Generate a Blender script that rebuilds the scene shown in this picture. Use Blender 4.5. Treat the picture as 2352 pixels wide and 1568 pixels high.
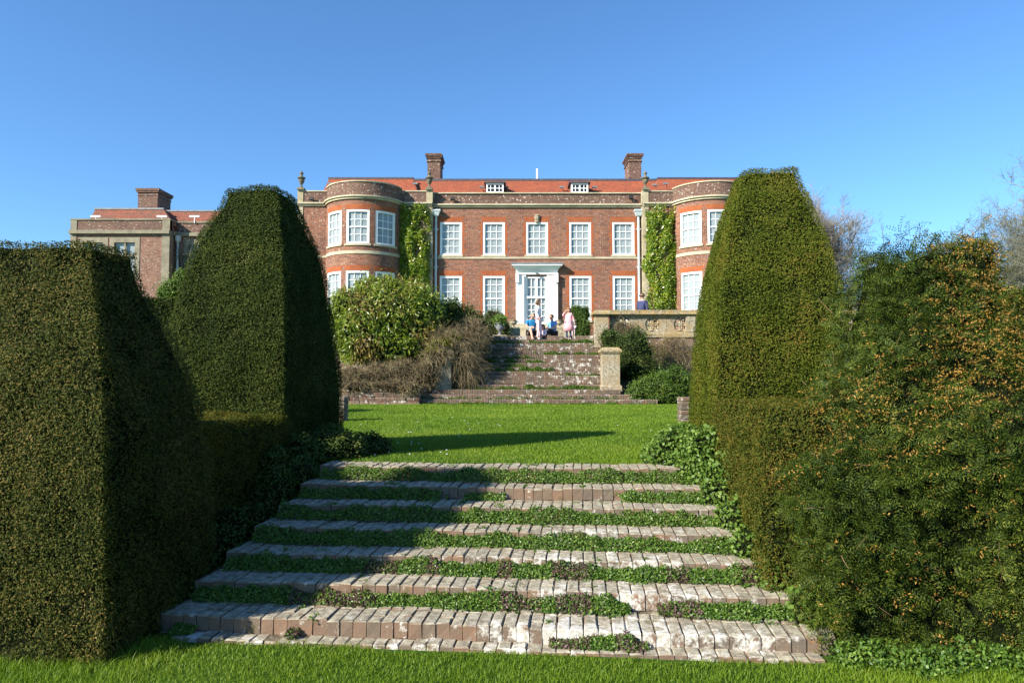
import bpy, math, random
import numpy as np
from mathutils import Vector, Matrix, noise as mnoise

for o in list(bpy.data.objects):
    bpy.data.objects.remove(o, do_unlink=True)
random.seed(7)
rng = np.random.default_rng(7)
SC = bpy.context.scene
COL = SC.collection
R = math.radians

# ------------------------------------------------------------------ camera
EYE = 1.46
F = 1633.0
TH = 0.0526
cd = bpy.data.cameras.new('camera')
cam = bpy.data.objects.new('camera', cd)
COL.objects.link(cam)
cd.sensor_width = 36.0
cd.lens = F / 2352 * 36
cd.clip_end = 6000
cam.location = (0, 0, EYE)
cam.rotation_euler = (R(90) + TH, 0, 0)
SC.camera = cam
SC.render.resolution_x = 1024
SC.render.resolution_y = 682

# ------------------------------------------------------------------ light
SUN_EL = 30.0
SUN_AZ = 235.0           # clockwise from +Y
w = bpy.data.worlds.new("World")
SC.world = w
w.use_nodes = True
nt = w.node_tree
sky = nt.nodes.new('ShaderNodeTexSky')
sky.sky_type = 'NISHITA'
sky.sun_disc = False
sky.sun_elevation = R(SUN_EL)
sky.sun_rotation = R(SUN_AZ)
sky.air_density = 1.0
sky.dust_density = 0.35
sky.ozone_density = 1.6
sky.altitude = 100
bg = nt.nodes['Background']
bg.inputs[1].default_value = 0.066
tint = nt.nodes.new('ShaderNodeMix'); tint.data_type = 'RGBA'; tint.blend_type = 'MULTIPLY'
tint.inputs[0].default_value = 1.0
tint.inputs[7].default_value = (.76, 1.19, 1.60, 1)
nt.links.new(sky.outputs[0], tint.inputs[6])
nt.links.new(tint.outputs[2], bg.inputs[0])
sd = bpy.data.lights.new('sun', 'SUN')
sd.energy = 5.0
sd.angle = R(0.53)
sd.color = (1.0, 0.92, 0.78)
sun = bpy.data.objects.new('sun', sd)
COL.objects.link(sun)
az = R(SUN_AZ)
el = R(SUN_EL)
sdir = Vector((math.sin(az) * math.cos(el), math.cos(az) * math.cos(el), math.sin(el)))
sun.rotation_euler = (-sdir).to_track_quat('-Z', 'Y').to_euler()
SC.view_settings.view_transform = 'Standard'
SC.view_settings.look = 'None'
SC.view_settings.gamma = 1.0
SC.view_settings.exposure = 1.12


# measuring the photograph: display pixel (of 2352 x 1568) at forward distance D -> metres
def PX(x, y, D):
    u = (x - 1176) / F
    v = (784 - y) / F
    t = D / (math.cos(TH) - v * math.sin(TH))
    return (u * t, D, EYE + t * (math.sin(TH) + v * math.cos(TH)))


def XX(x, y, D):
    return PX(x, y, D)[0]


def ZZ(y, D):
    return PX(1176, y, D)[2]


# ------------------------------------------------------------------ object helpers
def tag(o, label=None, cat=None, group=None, kind=None):
    if label: o['label'] = label
    if cat: o['category'] = cat
    if group: o['group'] = group
    if kind: o['kind'] = kind
    return o


def empty(name, loc, label, cat, group=None, rz=0):
    o = bpy.data.objects.new(name, None)
    o.location = loc
    o.rotation_euler = (0, 0, rz)
    o.empty_display_size = 0.2
    COL.objects.link(o)
    return tag(o, label, cat, group)


def link(name, me, m, parent=None, smooth=False):
    o = bpy.data.objects.new(name, me)
    if m is not None:
        me.materials.append(m)
    COL.objects.link(o)
    if parent is not None:
        o.parent = parent
        # geometry is given in world space: undo the parent's transform
        bpy_m = Matrix.LocRotScale(parent.location, parent.rotation_euler, parent.scale)
        if parent.parent is not None:
            bpy_m = Matrix.LocRotScale(parent.parent.location, parent.parent.rotation_euler, parent.parent.scale)
        if parent.parent is None:
            o.matrix_parent_inverse = bpy_m.inverted()
    if smooth:
        me.shade_smooth()
    return o


class MB:
    def __init__(s):
        s.v = []; s.f = []; s.uv = []; s.w = []

    def quad(s, a, b, c, d, uv=None):
        n = len(s.v)
        s.v += [a, b, c, d]
        s.f.append((n, n + 1, n + 2, n + 3))
        s.uv.append(uv)

    def poly(s, pts, uv=None):
        n = len(s.v)
        s.v += list(pts)
        s.f.append(tuple(range(n, n + len(pts))))
        s.uv.append(uv)

    def hexa(s, p):      # 8 points: bottom 4 ccw, top 4
        n = len(s.v)
        s.v += list(p)
        for f in ((3, 2, 1, 0), (4, 5, 6, 7), (0, 1, 5, 4), (1, 2, 6, 5), (2, 3, 7, 6), (3, 0, 4, 7)):
            s.f.append(tuple(n + i for i in f)); s.uv.append(None)

    def box(s, x0, x1, y0, y1, z0, z1):
        s.hexa([(x0, y0, z0), (x1, y0, z0), (x1, y1, z0), (x0, y1, z0), (x0, y0, z1), (x1, y0, z1), (x1, y1, z1), (x0, y1, z1)])

    def bevbox(s, x0, x1, y0, y1, z0, z1, b, wob=0.0, top_only=False):
        # box with chamfered edges, all round
        def J(): return random.uniform(-wob, wob)
        n = len(s.v)
        P = []
        for zi, (z, ins) in enumerate(((z0, b if not top_only else 0), (z0 + (0 if top_only else b), 0), (z1 - b, 0), (z1, b))):
            for (x, y) in ((x0 + ins, y0 + ins), (x1 - ins, y0 + ins), (x1 - ins, y1 - ins), (x0 + ins, y1 - ins)):
                P.append((x + J(), y + J(), z + J()))
        s.v += P
        s.f.append((n + 3, n + 2, n + 1, n)); s.uv.append(None)
        for k in range(3):
            if top_only and k == 0: pass
            for i in range(4):
                j = (i + 1) % 4
                s.f.append((n + 4 * k + i, n + 4 * k + j, n + 4 * k + 4 + j, n + 4 * k + 4 + i)); s.uv.append(None)
        s.f.append((n + 12, n + 13, n + 14, n + 15)); s.uv.append(None)

    def lathe(s, c, prof, seg=16, sx=1, sy=1):
        n = len(s.v)
        for (r, z) in prof:
            for i in range(seg):
                a = 2 * math.pi * i / seg
                s.v.append((c[0] + r * math.cos(a) * sx, c[1] + r * math.sin(a) * sy, c[2] + z))
        for k in range(len(prof) - 1):
            for i in range(seg):
                j = (i + 1) % seg
                s.f.append((n + k * seg + i, n + k * seg + j, n + (k + 1) * seg + j, n + (k + 1) * seg + i)); s.uv.append(None)
        s.f.append(tuple(n + i for i in reversed(range(seg)))); s.uv.append(None)
        m = n + (len(prof) - 1) * seg
        s.f.append(tuple(m + i for i in range(seg))); s.uv.append(None)

    def tube(s, pts, rad, seg=4, cap=False):
        n = len(s.v)
        pts = [Vector(p) for p in pts]
        for k, p in enumerate(pts):
            d = (pts[min(k + 1, len(pts) - 1)] - pts[max(k - 1, 0)])
            if d.length < 1e-9: d = Vector((0, 0, 1))
            d.normalize()
            up = Vector((0, 0, 1)) if abs(d.z) < .9 else Vector((1, 0, 0))
            a = d.cross(up).normalized()
            b = d.cross(a)
            r = rad[k] if isinstance(rad, (list, tuple)) else rad
            for i in range(seg):
                t = 2 * math.pi * i / seg
                s.v.append(tuple(p + a * (r * math.cos(t)) + b * (r * math.sin(t))))
        for k in range(len(pts) - 1):
            for i in range(seg):
                j = (i + 1) % seg
                s.f.append((n + k * seg + i, n + k * seg + j, n + (k + 1) * seg + j, n + (k + 1) * seg + i)); s.uv.append(None)
        if cap:
            s.f.append(tuple(n + i for i in range(seg))); s.uv.append(None)
            m = n + (len(pts) - 1) * seg
            s.f.append(tuple(m + i for i in range(seg))); s.uv.append(None)

    def build(s, name, m, parent=None, smooth=False, xf=None, attr=None):
        me = bpy.data.meshes.new(name)
        v = s.v if xf is None else [xf(p) for p in s.v]
        me.from_pydata([tuple(p) for p in v], [], s.f)
        uvl = me.uv_layers.new(name='UVMap')
        co = np.array(v, dtype=np.float32).reshape(-1, 3)
        buf = []
        for f, uv in zip(s.f, s.uv):
            if uv is not None:
                buf += list(uv)
            else:
                p = co[list(f)]
                e1 = p[1] - p[0]; e2 = p[2] - p[0]
                nn = np.abs(np.cross(e1, e2))
                if nn[2] >= nn[0] and nn[2] >= nn[1]:
                    buf += [(q[0], q[1]) for q in p]
                elif nn[0] > nn[1]:
                    buf += [(q[1], q[2]) for q in p]
                else:
                    buf += [(q[0], q[2]) for q in p]
        uvl.data.foreach_set('uv', np.array(buf, dtype=np.float32).ravel())
        if attr is not None:
            a = me.attributes.new(attr[0], 'FLOAT', 'POINT')
            a.data.foreach_set('value', np.array(attr[1], dtype=np.float32))
        return link(name, me, m, parent, smooth)


def np_mesh(name, verts, faces, m, parent=None, smooth=False):
    verts = np.asarray(verts, dtype=np.float32); faces = np.asarray(faces, dtype=np.int32)
    me = bpy.data.meshes.new(name)
    k = faces.shape[1]
    me.vertices.add(len(verts)); me.vertices.foreach_set('co', verts.ravel())
    me.loops.add(faces.size); me.loops.foreach_set('vertex_index', faces.ravel())
    me.polygons.add(len(faces))
    me.polygons.foreach_set('loop_start', np.arange(len(faces), dtype=np.int32) * k)
    me.polygons.foreach_set('loop_total', np.full(len(faces), k, dtype=np.int32))
    me.update(calc_edges=True)
    return link(name, me, m, parent, smooth)


# ------------------------------------------------------------------ materials
class NT:
    def __init__(s, name):
        s.m = bpy.data.materials.new(name); s.m.use_nodes = True
        s.t = s.m.node_tree; s.t.nodes.clear()
        s.out = s.n('ShaderNodeOutputMaterial')

    def n(s, typ, **kw):
        x = s.t.nodes.new(typ)
        for k, v in kw.items(): setattr(x, k, v)
        return x

    def l(s, a, b): s.t.links.new(a, b)

    def coord(s, out='Object'):
        return s.n('ShaderNodeTexCoord').outputs[out]

    def noise(s, vec, scale, detail=4, rough=.55):
        x = s.n('ShaderNodeTexNoise'); x.inputs['Scale'].default_value = scale
        x.inputs['Detail'].default_value = detail; x.inputs['Roughness'].default_value = rough
        if vec is not None: s.l(vec, x.inputs['Vector'])
        return x.outputs['Fac']

    def ramp(s, fac, stops, interp='LINEAR'):
        x = s.n('ShaderNodeValToRGB'); cr = x.color_ramp; cr.interpolation = interp
        while len(cr.elements) < len(stops): cr.elements.new(.5)
        for e, (p, c) in zip(cr.elements, stops):
            e.position = p; e.color = (*c, 1) if len(c) == 3 else c
        s.l(fac, x.inputs[0]); return x.outputs[0]

    def math(s, op, a, b=None, c=None, clamp=False):
        x = s.n('ShaderNodeMath', operation=op); x.use_clamp = clamp
        for i, v in enumerate((a, b, c)):
            if v is None: continue
            if isinstance(v, (int, float)): x.inputs[i].default_value = v
            else: s.l(v, x.inputs[i])
        return x.outputs[0]

    def mix(s, fac, a, b, bt='MIX'):
        x = s.n('ShaderNodeMix', data_type='RGBA', blend_type=bt)
        for i, v in ((0, fac), (6, a), (7, b)):
            if isinstance(v, (int, float)): x.inputs[i].default_value = v
            elif isinstance(v, tuple): x.inputs[i].default_value = (*v, 1)
            else: s.l(v, x.inputs[i])
        return x.outputs[2]

    def bump(s, h, strength=.5, dist=.01):
        x = s.n('ShaderNodeBump'); x.inputs['Strength'].default_value = strength
        x.inputs['Distance'].default_value = dist; s.l(h, x.inputs['Height'])
        return x.outputs[0]

    def island(s):
        return s.n('ShaderNodeNewGeometry').outputs['Random Per Island']

    def bsdf(s, col, rough=.8, spec=.3, normal=None, metal=0):
        x = s.n('ShaderNodeBsdfPrincipled')
        if isinstance(col, tuple): x.inputs['Base Color'].default_value = (*col, 1)
        else: s.l(col, x.inputs['Base Color'])
        if isinstance(rough, (int, float)): x.inputs['Roughness'].default_value = rough
        else: s.l(rough, x.inputs['Roughness'])
        x.inputs['Specular IOR Level'].default_value = spec
        x.inputs['Metallic'].default_value = metal
        if normal is not None: s.l(normal, x.inputs['Normal'])
        return x.outputs[0]

    def done(s, sh):
        s.l(sh, s.out.inputs[0]); return s.m


def simple(name, stops, scale=3, rough=.8, bump=.3, bscale=60, spec=.3, dist=.01):
    n = NT(name); c = n.coord()
    col = n.ramp(n.noise(c, scale, 6, .65), stops)
    nb = n.bump(n.noise(c, bscale, 4), bump, dist) if bump else None
    return n.done(n.bsdf(col, rough, spec, nb))


def leafmat(name, stops, patch=1.2, pw=.4, trans=.25, rough=.45, spec=.35):
    """leaf colour: per-leaf random value mixed with a patchy noise, light passing through"""
    n = NT(name)
    f = n.math('ADD', n.math('MULTIPLY', n.island(), 1 - pw), n.math('MULTIPLY', n.ramp(n.noise(n.coord(), patch, 5, .6), [(.3, (0, 0, 0)), (.7, (1, 1, 1))]), pw))
    col = n.ramp(f, stops)
    b = n.bsdf(col, rough, spec)
    if trans <= 0: return n.done(b)
    t = n.n('ShaderNodeBsdfTranslucent'); n.l(n.mix(1.0, col, (1.0, 1.15, .6), 'MULTIPLY'), t.inputs[0])
    x = n.n('ShaderNodeMixShader'); x.inputs[0].default_value = trans
    n.l(b, x.inputs[1]); n.l(t.outputs[0], x.inputs[2])
    return n.done(x.outputs[0])


def brickmat(name, c1, c2, mortar, patch, lichen=.0, w_=.225, h_=.075, bump=.3):
    n = NT(name); uv = n.coord('UV')
    b = n.n('ShaderNodeTexBrick'); n.l(uv, b.inputs['Vector'])
    b.inputs['Color1'].default_value = (*c1, 1); b.inputs['Color2'].default_value = (*c2, 1)
    b.inputs['Mortar'].default_value = (*mortar, 1); b.inputs['Scale'].default_value = 1
    b.inputs['Brick Width'].default_value = w_; b.inputs['Row Height'].default_value = h_
    b.inputs['Mortar Size'].default_value = .006; b.inputs['Bias'].default_value = -.1
    b.inputs['Mortar Smooth'].default_value = .3
    oc = n.coord()
    big = n.ramp(n.noise(oc, .45, 5, .65), [(.3, (.72, .70, .70)), (.5, (1, 1, 1)), (.7, (1.18, 1.1, 1.05))])
    col = n.mix(1, b.outputs['Color'], big, 'MULTIPLY')
    col = n.mix(n.ramp(n.noise(oc, 2.2, 6, .7), [(.48, (0, 0, 0)), (.7, (.6, .6, .6))]), col, patch)
    # single odd bricks
    vn = n.n('ShaderNodeTexVoronoi'); mp = n.n('ShaderNodeMapping'); mp.inputs['Scale'].default_value = (4.4, 13.3, 1)
    n.l(uv, mp.inputs[0]); n.l(mp.outputs[0], vn.inputs['Vector']); vn.inputs['Scale'].default_value = 1
    sep = n.n('ShaderNodeSeparateColor'); n.l(vn.outputs['Color'], sep.inputs[0])
    col = n.mix(n.ramp(sep.outputs[0], [(.78, (0, 0, 0)), (.8, (.5, .5, .5))]), col, (.10, .05, .045))
    if lichen:
        lf = n.math('MULTIPLY', n.ramp(n.noise(oc, 9, 3, .6), [(.60, (0, 0, 0)), (.66, (1, 1, 1))]), lichen)
        col = n.mix(lf, col, (.62, .60, .54))
    nb = n.bump(n.math('ADD', b.outputs['Fac'], n.noise(oc, 30)), bump, .006)
    return n.done(n.bsdf(col, .9, .15, nb))


MT = {}
MT['brick'] = brickmat('red_brick', (.235, .088, .052), (.155, .065, .044), (.34, .28, .21), (.19, .115, .08), .35)
MT['brick_dark'] = brickmat('weathered_brick', (.15, .078, .055), (.10, .058, .046), (.24, .19, .15), (.15, .11, .08), .7)
MT['brick_wing'] = brickmat('diapered_brick', (.21, .10, .07), (.15, .078, .058), (.34, .28, .22), (.22, .15, .11), .7)
MT['brick_terrace'] = brickmat('terrace_brick', (.17, .09, .065), (.10, .075, .06), (.30, .25, .2), (.30, .25, .18), .9)
MT['arch'] = simple('rubbed_brick', [(.3, (.24, .068, .03)), (.7, (.35, .11, .045))], 2.5, .85, .2, 40, .15)
MT['stone'] = simple('limestone', [(.25, (.22, .18, .11)), (.5, (.36, .31, .21)), (.75, (.46, .40, .29))], 1.8, .9, .4, 30, .15)
MT['wing_stone'] = simple('dull_limestone', [(.25, (.14, .125, .09)), (.5, (.23, .205, .15)), (.75, (.31, .28, .205))], 1.8, .9, .4, 30, .15)
MT['cornice'] = simple('pale_limestone', [(.25, (.27, .23, .15)), (.5, (.43, .38, .27)), (.75, (.52, .46, .34))], 1.2, .9, .3, 30, .15)
MT['stone_dark'] = simple('grey_weathered_stone', [(.3, (.07, .065, .05)), (.55, (.17, .15, .11)), (.8, (.33, .28, .17))], 9, .9, .5, 30, .15)
MT['white'] = simple('white_paint', [(.3, (.72, .73, .73)), (.7, (.84, .84, .83))], 1.5, .5, .05, 20, .4)
MT['pipe'] = simple('pale_blue_paint', [(.3, (.40, .46, .48)), (.7, (.55, .60, .62))], 3, .5, .1, 20, .4)
MT['blind'] = simple('white_blind', [(.3, (.27, .295, .31)), (.7, (.34, .36, .37))], .8, .8, 0)
MT['lead'] = simple('lead_sheet', [(.3, (.035, .035, .05)), (.7, (.09, .09, .11))], 4, .6, .2, 20, .4)
MT['leadgrey'] = simple('grey_lead', [(.3, (.09, .10, .11)), (.7, (.24, .25, .26))], 6, .55, .2, 20, .4)
MT['black'] = simple('black_metal', [(.3, (.015, .015, .015)), (.7, (.035, .035, .035))], 4, .5, 0)
MT['darkroom'] = simple('dim_room', [(.3, (.04, .045, .05)), (.7, (.07, .075, .08))], 1, .9, 0)
MT['bedding'] = simple('mossy_mortar', [(.35, (.06, .055, .03)), (.5, (.16, .13, .09)), (.65, (.30, .26, .20))], 7, .95, .6, 30, .1, .02)
MT['soil'] = simple('soil', [(.3, (.03, .022, .012)), (.7, (.085, .06, .035))], 4, .95, .8, 30, .1, .03)


def glass():
    n = NT('window_glass')
    t = n.n('ShaderNodeBsdfTransparent'); t.inputs[0].default_value = (.93, .96, .96, 1)
    g = n.n('ShaderNodeBsdfGlossy'); g.inputs[1].default_value = .03
    fr = n.n('ShaderNodeLayerWeight'); fr.inputs[0].default_value = .5
    x = n.n('ShaderNodeMixShader'); n.l(n.math('ADD', n.math('MULTIPLY', n.math('POWER', fr.outputs['Facing'], 5), .8), .05, clamp=True), x.inputs[0])
    n.l(t.outputs[0], x.inputs[1]); n.l(g.outputs[0], x.inputs[2])
    return n.done(x.outputs[0])


MT['glass'] = glass()


def rooftile():
    n = NT('clay_tile'); uv = n.coord('UV')
    b = n.n('ShaderNodeTexBrick'); n.l(uv, b.inputs['Vector'])
    b.inputs['Color1'].default_value = (.36, .10, .045, 1); b.inputs['Color2'].default_value = (.25, .07, .038, 1)
    b.inputs['Mortar'].default_value = (.09, .03, .02, 1); b.inputs['Scale'].default_value = 1
    b.inputs['Brick Width'].default_value = .17; b.inputs['Row Height'].default_value = .15
    b.inputs['Mortar Size'].default_value = .012; b.inputs['Mortar Smooth'].default_value = .6
    oc = n.coord()
    col = n.mix(n.ramp(n.noise(oc, 1.1, 6, .7), [(.42, (0, 0, 0)), (.72, (.75, .75, .75))]), b.outputs[0], (.20, .065, .04))
    return n.done(n.bsdf(col, .85, .2, n.bump(b.outputs['Fac'], .6, .02)))


MT['tile'] = rooftile()


def oldtile():
    n = NT('old_clay_tile'); uv = n.coord('UV')
    b = n.n('ShaderNodeTexBrick'); n.l(uv, b.inputs['Vector'])
    b.inputs['Color1'].default_value = (.30, .10, .06, 1); b.inputs['Color2'].default_value = (.20, .075, .05, 1)
    b.inputs['Mortar'].default_value = (.06, .03, .025, 1); b.inputs['Scale'].default_value = 1
    b.inputs['Brick Width'].default_value = .17; b.inputs['Row Height'].default_value = .14
    b.inputs['Mortar Size'].default_value = .012
    col = n.mix(n.ramp(n.noise(n.coord(), .9, 6, .7), [(.42, (0, 0, 0)), (.68, (.8, .8, .8))]), b.outputs[0], (.13, .085, .06))
    return n.done(n.bsdf(col, .9, .2, n.bump(b.outputs['Fac'], .6, .02)))


MT['oldtile'] = oldtile()


def stepbrick(name, lich, grey=.95, lsc=11, dk=1.0):
    n = NT(name); g = n.n('ShaderNodeNewGeometry'); oc = n.coord()
    base = n.ramp(g.outputs['Random Per Island'], [(0, (.13, .09, .065)), (.2, (.18, .10, .065)), (.4, (.11, .09, .07)), (.6, (.23, .125, .075)), (.8, (.095, .088, .078)), (1, (.16, .115, .08))], 'CONSTANT')
    base = n.mix(n.ramp(n.noise(oc, 22, 5, .7), [(.3, (.25, .25, .25)), (.65, (.9, .9, .9))]), base, (.17, .125, .09))
    base = n.mix(1, base, (dk, dk, dk), 'MULTIPLY')
    sep = n.n('ShaderNodeSeparateXYZ'); n.l(g.outputs['Normal'], sep.inputs[0])
    top = n.ramp(sep.outputs[2], [(.35, (0, 0, 0)), (.9, (1, 1, 1))])
    topc = n.ramp(n.noise(oc, 26, 5, .65), [(.3, (.15, .13, .095)), (.48, (.285, .255, .19)), (.62, (.42, .385, .29))])
    col = n.mix(n.math('MULTIPLY', top, grey), base, topc)
    col = n.mix(n.ramp(n.noise(oc, 7, 4, .6), [(.60, (0, 0, 0)), (.72, (.7, .7, .7))]), col, (.09, .075, .03))
    at = n.n('ShaderNodeAttribute'); at.attribute_name = 'wear'
    nz = n.math('ADD', n.math('MULTIPLY', n.noise(oc, lsc, 5, .65), 1.5), n.math('MULTIPLY', n.noise(oc, 70, 3, .6), .3))
    nz = n.math('SUBTRACT', nz, .27)
    lf = n.ramp(n.math('ADD', nz, n.math('MULTIPLY', at.outputs['Fac'], lich)), [(.84, (0, 0, 0)), (1.0, (1, 1, 1))])
    col = n.mix(n.math('MULTIPLY', lf, .85), col, n.ramp(n.noise(oc, 35, 4), [(.35, (.40, .37, .31)), (.6, (.62, .60, .55))]))
    nb = n.bump(n.math('ADD', n.noise(oc, 55, 6, .7), n.math('MULTIPLY', lf, .3)), .7, .006)
    return n.done(n.bsdf(col, .92, .15, nb))


MT['step'] = stepbrick('worn_step_brick', .40)
MT['step_far'] = stepbrick('terrace_step_brick', .19, .5, 8, .80)


def groundmat():
    n = NT('turf_soil'); oc = n.coord()
    c1 = n.ramp(n.noise(oc, 60, 5, .7), [(.3, (.028, .062, .008)), (.55, (.062, .135, .014)), (.75, (.10, .19, .025))])
    c2 = n.ramp(n.noise(oc, .8, 5, .6), [(.3, (.8, .85, .8)), (.5, (1, 1, 1)), (.7, (1.15, 1.05, .9))])
    return n.done(n.bsdf(n.mix(1, c1, c2, 'MULTIPLY'), .9, .1, n.bump(n.noise(oc, 90, 5, .7), 1, .03)))


MT['ground'] = groundmat()
MT['grass'] = leafmat('grass_blade', [(0, (.058, .115, .008)), (.35, (.115, .20, .012)), (.7, (.18, .27, .018)), (.93, (.27, .32, .05)), (1, (.38, .34, .12))], .7, .5, .35, .5, .25)
MT['yew_brown'] = leafmat('bronzed_yew', [(0, (.010, .017, .003)), (.36, (.036, .050, .008)), (.60, (.078, .088, .014)), (.78, (.13, .096, .024)), (.92, (.24, .18, .055)), (1, (.46, .38, .20))], 2.2, .35, .15, 0.7, .10)
MT['yew_green'] = leafmat('dark_clipped_yew', [(0, (.008, .015, .003)), (.42, (.027, .046, .007)), (.72, (.063, .085, .012)), (.92, (.12, .115, .028)), (1, (.30, .27, .13))], 1.7, .35, .15, 0.7, .10)
MT['yew_right'] = leafmat('bright_clipped_yew', [(0, (.017, .030, .003)), (.35, (.050, .074, .007)), (.65, (.105, .125, .012)), (.85, (.15, .125, .022)), (.96, (.20, .11, .03)), (1, (.30, .23, .1))], 1.5, .45, .2, .7, .10)
MT['yew_bronze'] = leafmat('orange_tinged_yew', [(0, (.02, .035, .005)), (.4, (.055, .075, .009)), (.7, (.11, .105, .015)), (.9, (.17, .10, .022)), (1, (.24, .13, .035))], 2.5, .3, .2, .7, .10)
MT['yew_needle'] = leafmat('yew_needles', [(0, (.008, .018, .002)), (.4, (.028, .052, .006)), (.75, (.080, .110, .011)), (1, (.22, .22, .035))], 2.0, .35, .25, .6, .18)
MT['yew_tip'] = leafmat('yew_flowering_tips', [(0, (.10, .065, .012)), (.5, (.26, .14, .022)), (1, (.44, .24, .05))], 3, .3, .15, .6, .3)
MT['hull'] = simple('leaf_shade_core', [(.3, (.004, .006, .002)), (.7, (.018, .024, .008))], 14, 1, 1, 40, .05, .05)  # near-black: shade between the leaves put into the solid hull's colour
MT['hull_brown'] = simple('twig_shade_core', [(.3, (.02, .014, .008)), (.7, (.06, .045, .028))], 14, 1, 1, 40, .05, .05)  # dark brown solid hull, inner shade of dry shrubs painted in
MT['laurel'] = leafmat('yellow_green_leaf', [(0, (.06, .11, .010)), (.4, (.14, .20, .016)), (.75, (.25, .30, .028)), (.93, (.40, .37, .05)), (1, (.45, .26, .04))], .55, .4, .35, .4, .5)
MT['autumn'] = leafmat('turning_leaf', [(0, (.07, .05, .02)), (.4, (.17, .12, .04)), (.75, (.30, .24, .05)), (1, (.45, .24, .05))], .9, .4, .3, .5, .3)
MT['magnolia'] = leafmat('glossy_wall_leaf', [(0, (.05, .11, .012)), (.4, (.14, .23, .02)), (.7, (.30, .35, .03)), (.92, (.50, .42, .05)), (1, (.34, .18, .06))], .8, .4, .35, .3, .6)
MT['darkleaf'] = leafmat('dark_shrub_leaf', [(0, (.018, .035, .008)), (.5, (.045, .08, .015)), (.8, (.09, .12, .025)), (1, (.17, .13, .05))], 1, .4, .2, .6, .15)
MT['olive'] = leafmat('olive_shrub_leaf', [(0, (.05, .06, .02)), (.5, (.10, .125, .04)), (.8, (.17, .18, .07)), (1, (.30, .24, .13))], 1, .4, .3, .5, .3)
MT['low_green'] = leafmat('mossy_green_shrub', [(0, (.025, .055, .008)), (.5, (.07, .13, .014)), (.85, (.13, .19, .025)), (1, (.2, .17, .05))], 1.3, .4, .25, .5, .3)
MT['cover'] = leafmat('creeping_leaf', [(0, (.035, .08, .010)), (.45, (.085, .165, .022)), (.8, (.15, .24, .035)), (.93, (.22, .27, .06)), (1, (.14, .07, .06))], 5, .3, .3, .45, .4)
MT['purple'] = leafmat('purple_creeping_leaf', [(0, (.07, .035, .035)), (1, (.17, .10, .085))], 5, .3, .2, .5, .3)
MT['nettle'] = leafmat('soft_heart_leaf', [(0, (.045, .095, .012)), (.5, (.11, .19, .028)), (.9, (.20, .28, .055)), (1, (.22, .2, .08))], 3, .3, .3, .5, .3)
MT['moss'] = leafmat('yellow_moss', [(0, (.09, .10, .012)), (.5, (.19, .20, .02)), (1, (.26, .22, .04))], 2, .4, .1, .9, .1)
MT['drytwig'] = leafmat('dry_twig', [(0, (.07, .052, .025)), (.5, (.21, .16, .085)), (1, (.42, .34, .20))], 1.5, .4, 0, .8, .2)
MT['greytwig'] = leafmat('grey_twig', [(0, (.13, .11, .09)), (.5, (.25, .22, .18)), (1, (.38, .34, .29))], .15, .4, 0, .8, .2)
MT['paletwig'] = leafmat('lichened_twig', [(0, (.08, .08, .055)), (.5, (.14, .14, .10)), (1, (.22, .215, .16))], .15, .4, 0, .8, .2)
MT['bark'] = simple('bark', [(.3, (.05, .035, .025)), (.7, (.15, .11, .08))], 8, .95, .8, 30, .1, .02)
MT['bronze_twig'] = leafmat('bare_hedge_twig', [(0, (.12, .07, .04)), (1, (.28, .17, .10))], 1, .3, 0, .8, .2)
MT['mistletoe'] = leafmat('mistletoe_leaf', [(0, (.07, .08, .015)), (1, (.18, .18, .04))], 1, .3, .2, .5, .3)


def lichen_stone(name, dark, mid, pale, orange):
    n = NT(name); oc = n.coord()
    c = n.ramp(n.noise(oc, 14, 6, .75), [(.36, dark), (.5, mid), (.66, pale)])
    c = n.mix(n.ramp(n.noise(oc, 2.6, 4, .6), [(.46, (0, 0, 0)), (.64, (.85, .85, .85))]), c, orange)
    return n.done(n.bsdf(c, .95, .1, n.bump(n.noise(oc, 40, 6, .7), .8, .012)))


MT['pier'] = lichen_stone('lichened_stone', (.11, .095, .07), (.31, .265, .19), (.48, .43, .33), (.30, .22, .12))
MT['coping'] = lichen_stone('orange_lichen_stone', (.14, .11, .06), (.31, .25, .15), (.42, .37, .27), (.34, .23, .09))


# ------------------------------------------------------------------ foliage
def nrmz(a):
    return a / np.maximum(np.linalg.norm(a, axis=-1, keepdims=True), 1e-9)


def leaf_geo(pos, nrm, L, W, spread=.8, droop=0.0, fold=.25, flat=0.0):
    """rhomb leaf for each point; axis = tangent/outward mix. returns verts (N*4), faces"""
    n = len(pos)
    rnd = rng.normal(size=(n, 3))
    if flat: rnd = rnd - nrm * ((rnd * nrm).sum(1) * flat)[:, None]
    ax = nrmz(nrmz(rnd) + nrm * (1 - spread) * 1.6 + np.array([0, 0, -droop]))
    side = nrmz(np.cross(ax, nrmz(nrm * 1.2 + rng.normal(size=(n, 3)) * .55)))
    up = np.cross(side, ax)
    l = (L * rng.uniform(.65, 1.3, n))[:, None]
    ww = (W * rng.uniform(.7, 1.25, n))[:, None]
    b = pos - ax * l * .35
    v = np.stack([b, b + ax * l * .45 + side * ww * .5 + up * ww * fold * .5, b + ax * l, b + ax * l * .45 - side * ww * .5 + up * ww * fold * .5], 1).reshape(-1, 3)
    f = np.arange(n * 4).reshape(n, 4)
    return v, f


CAMP = np.array([0, 0, EYE])


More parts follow.
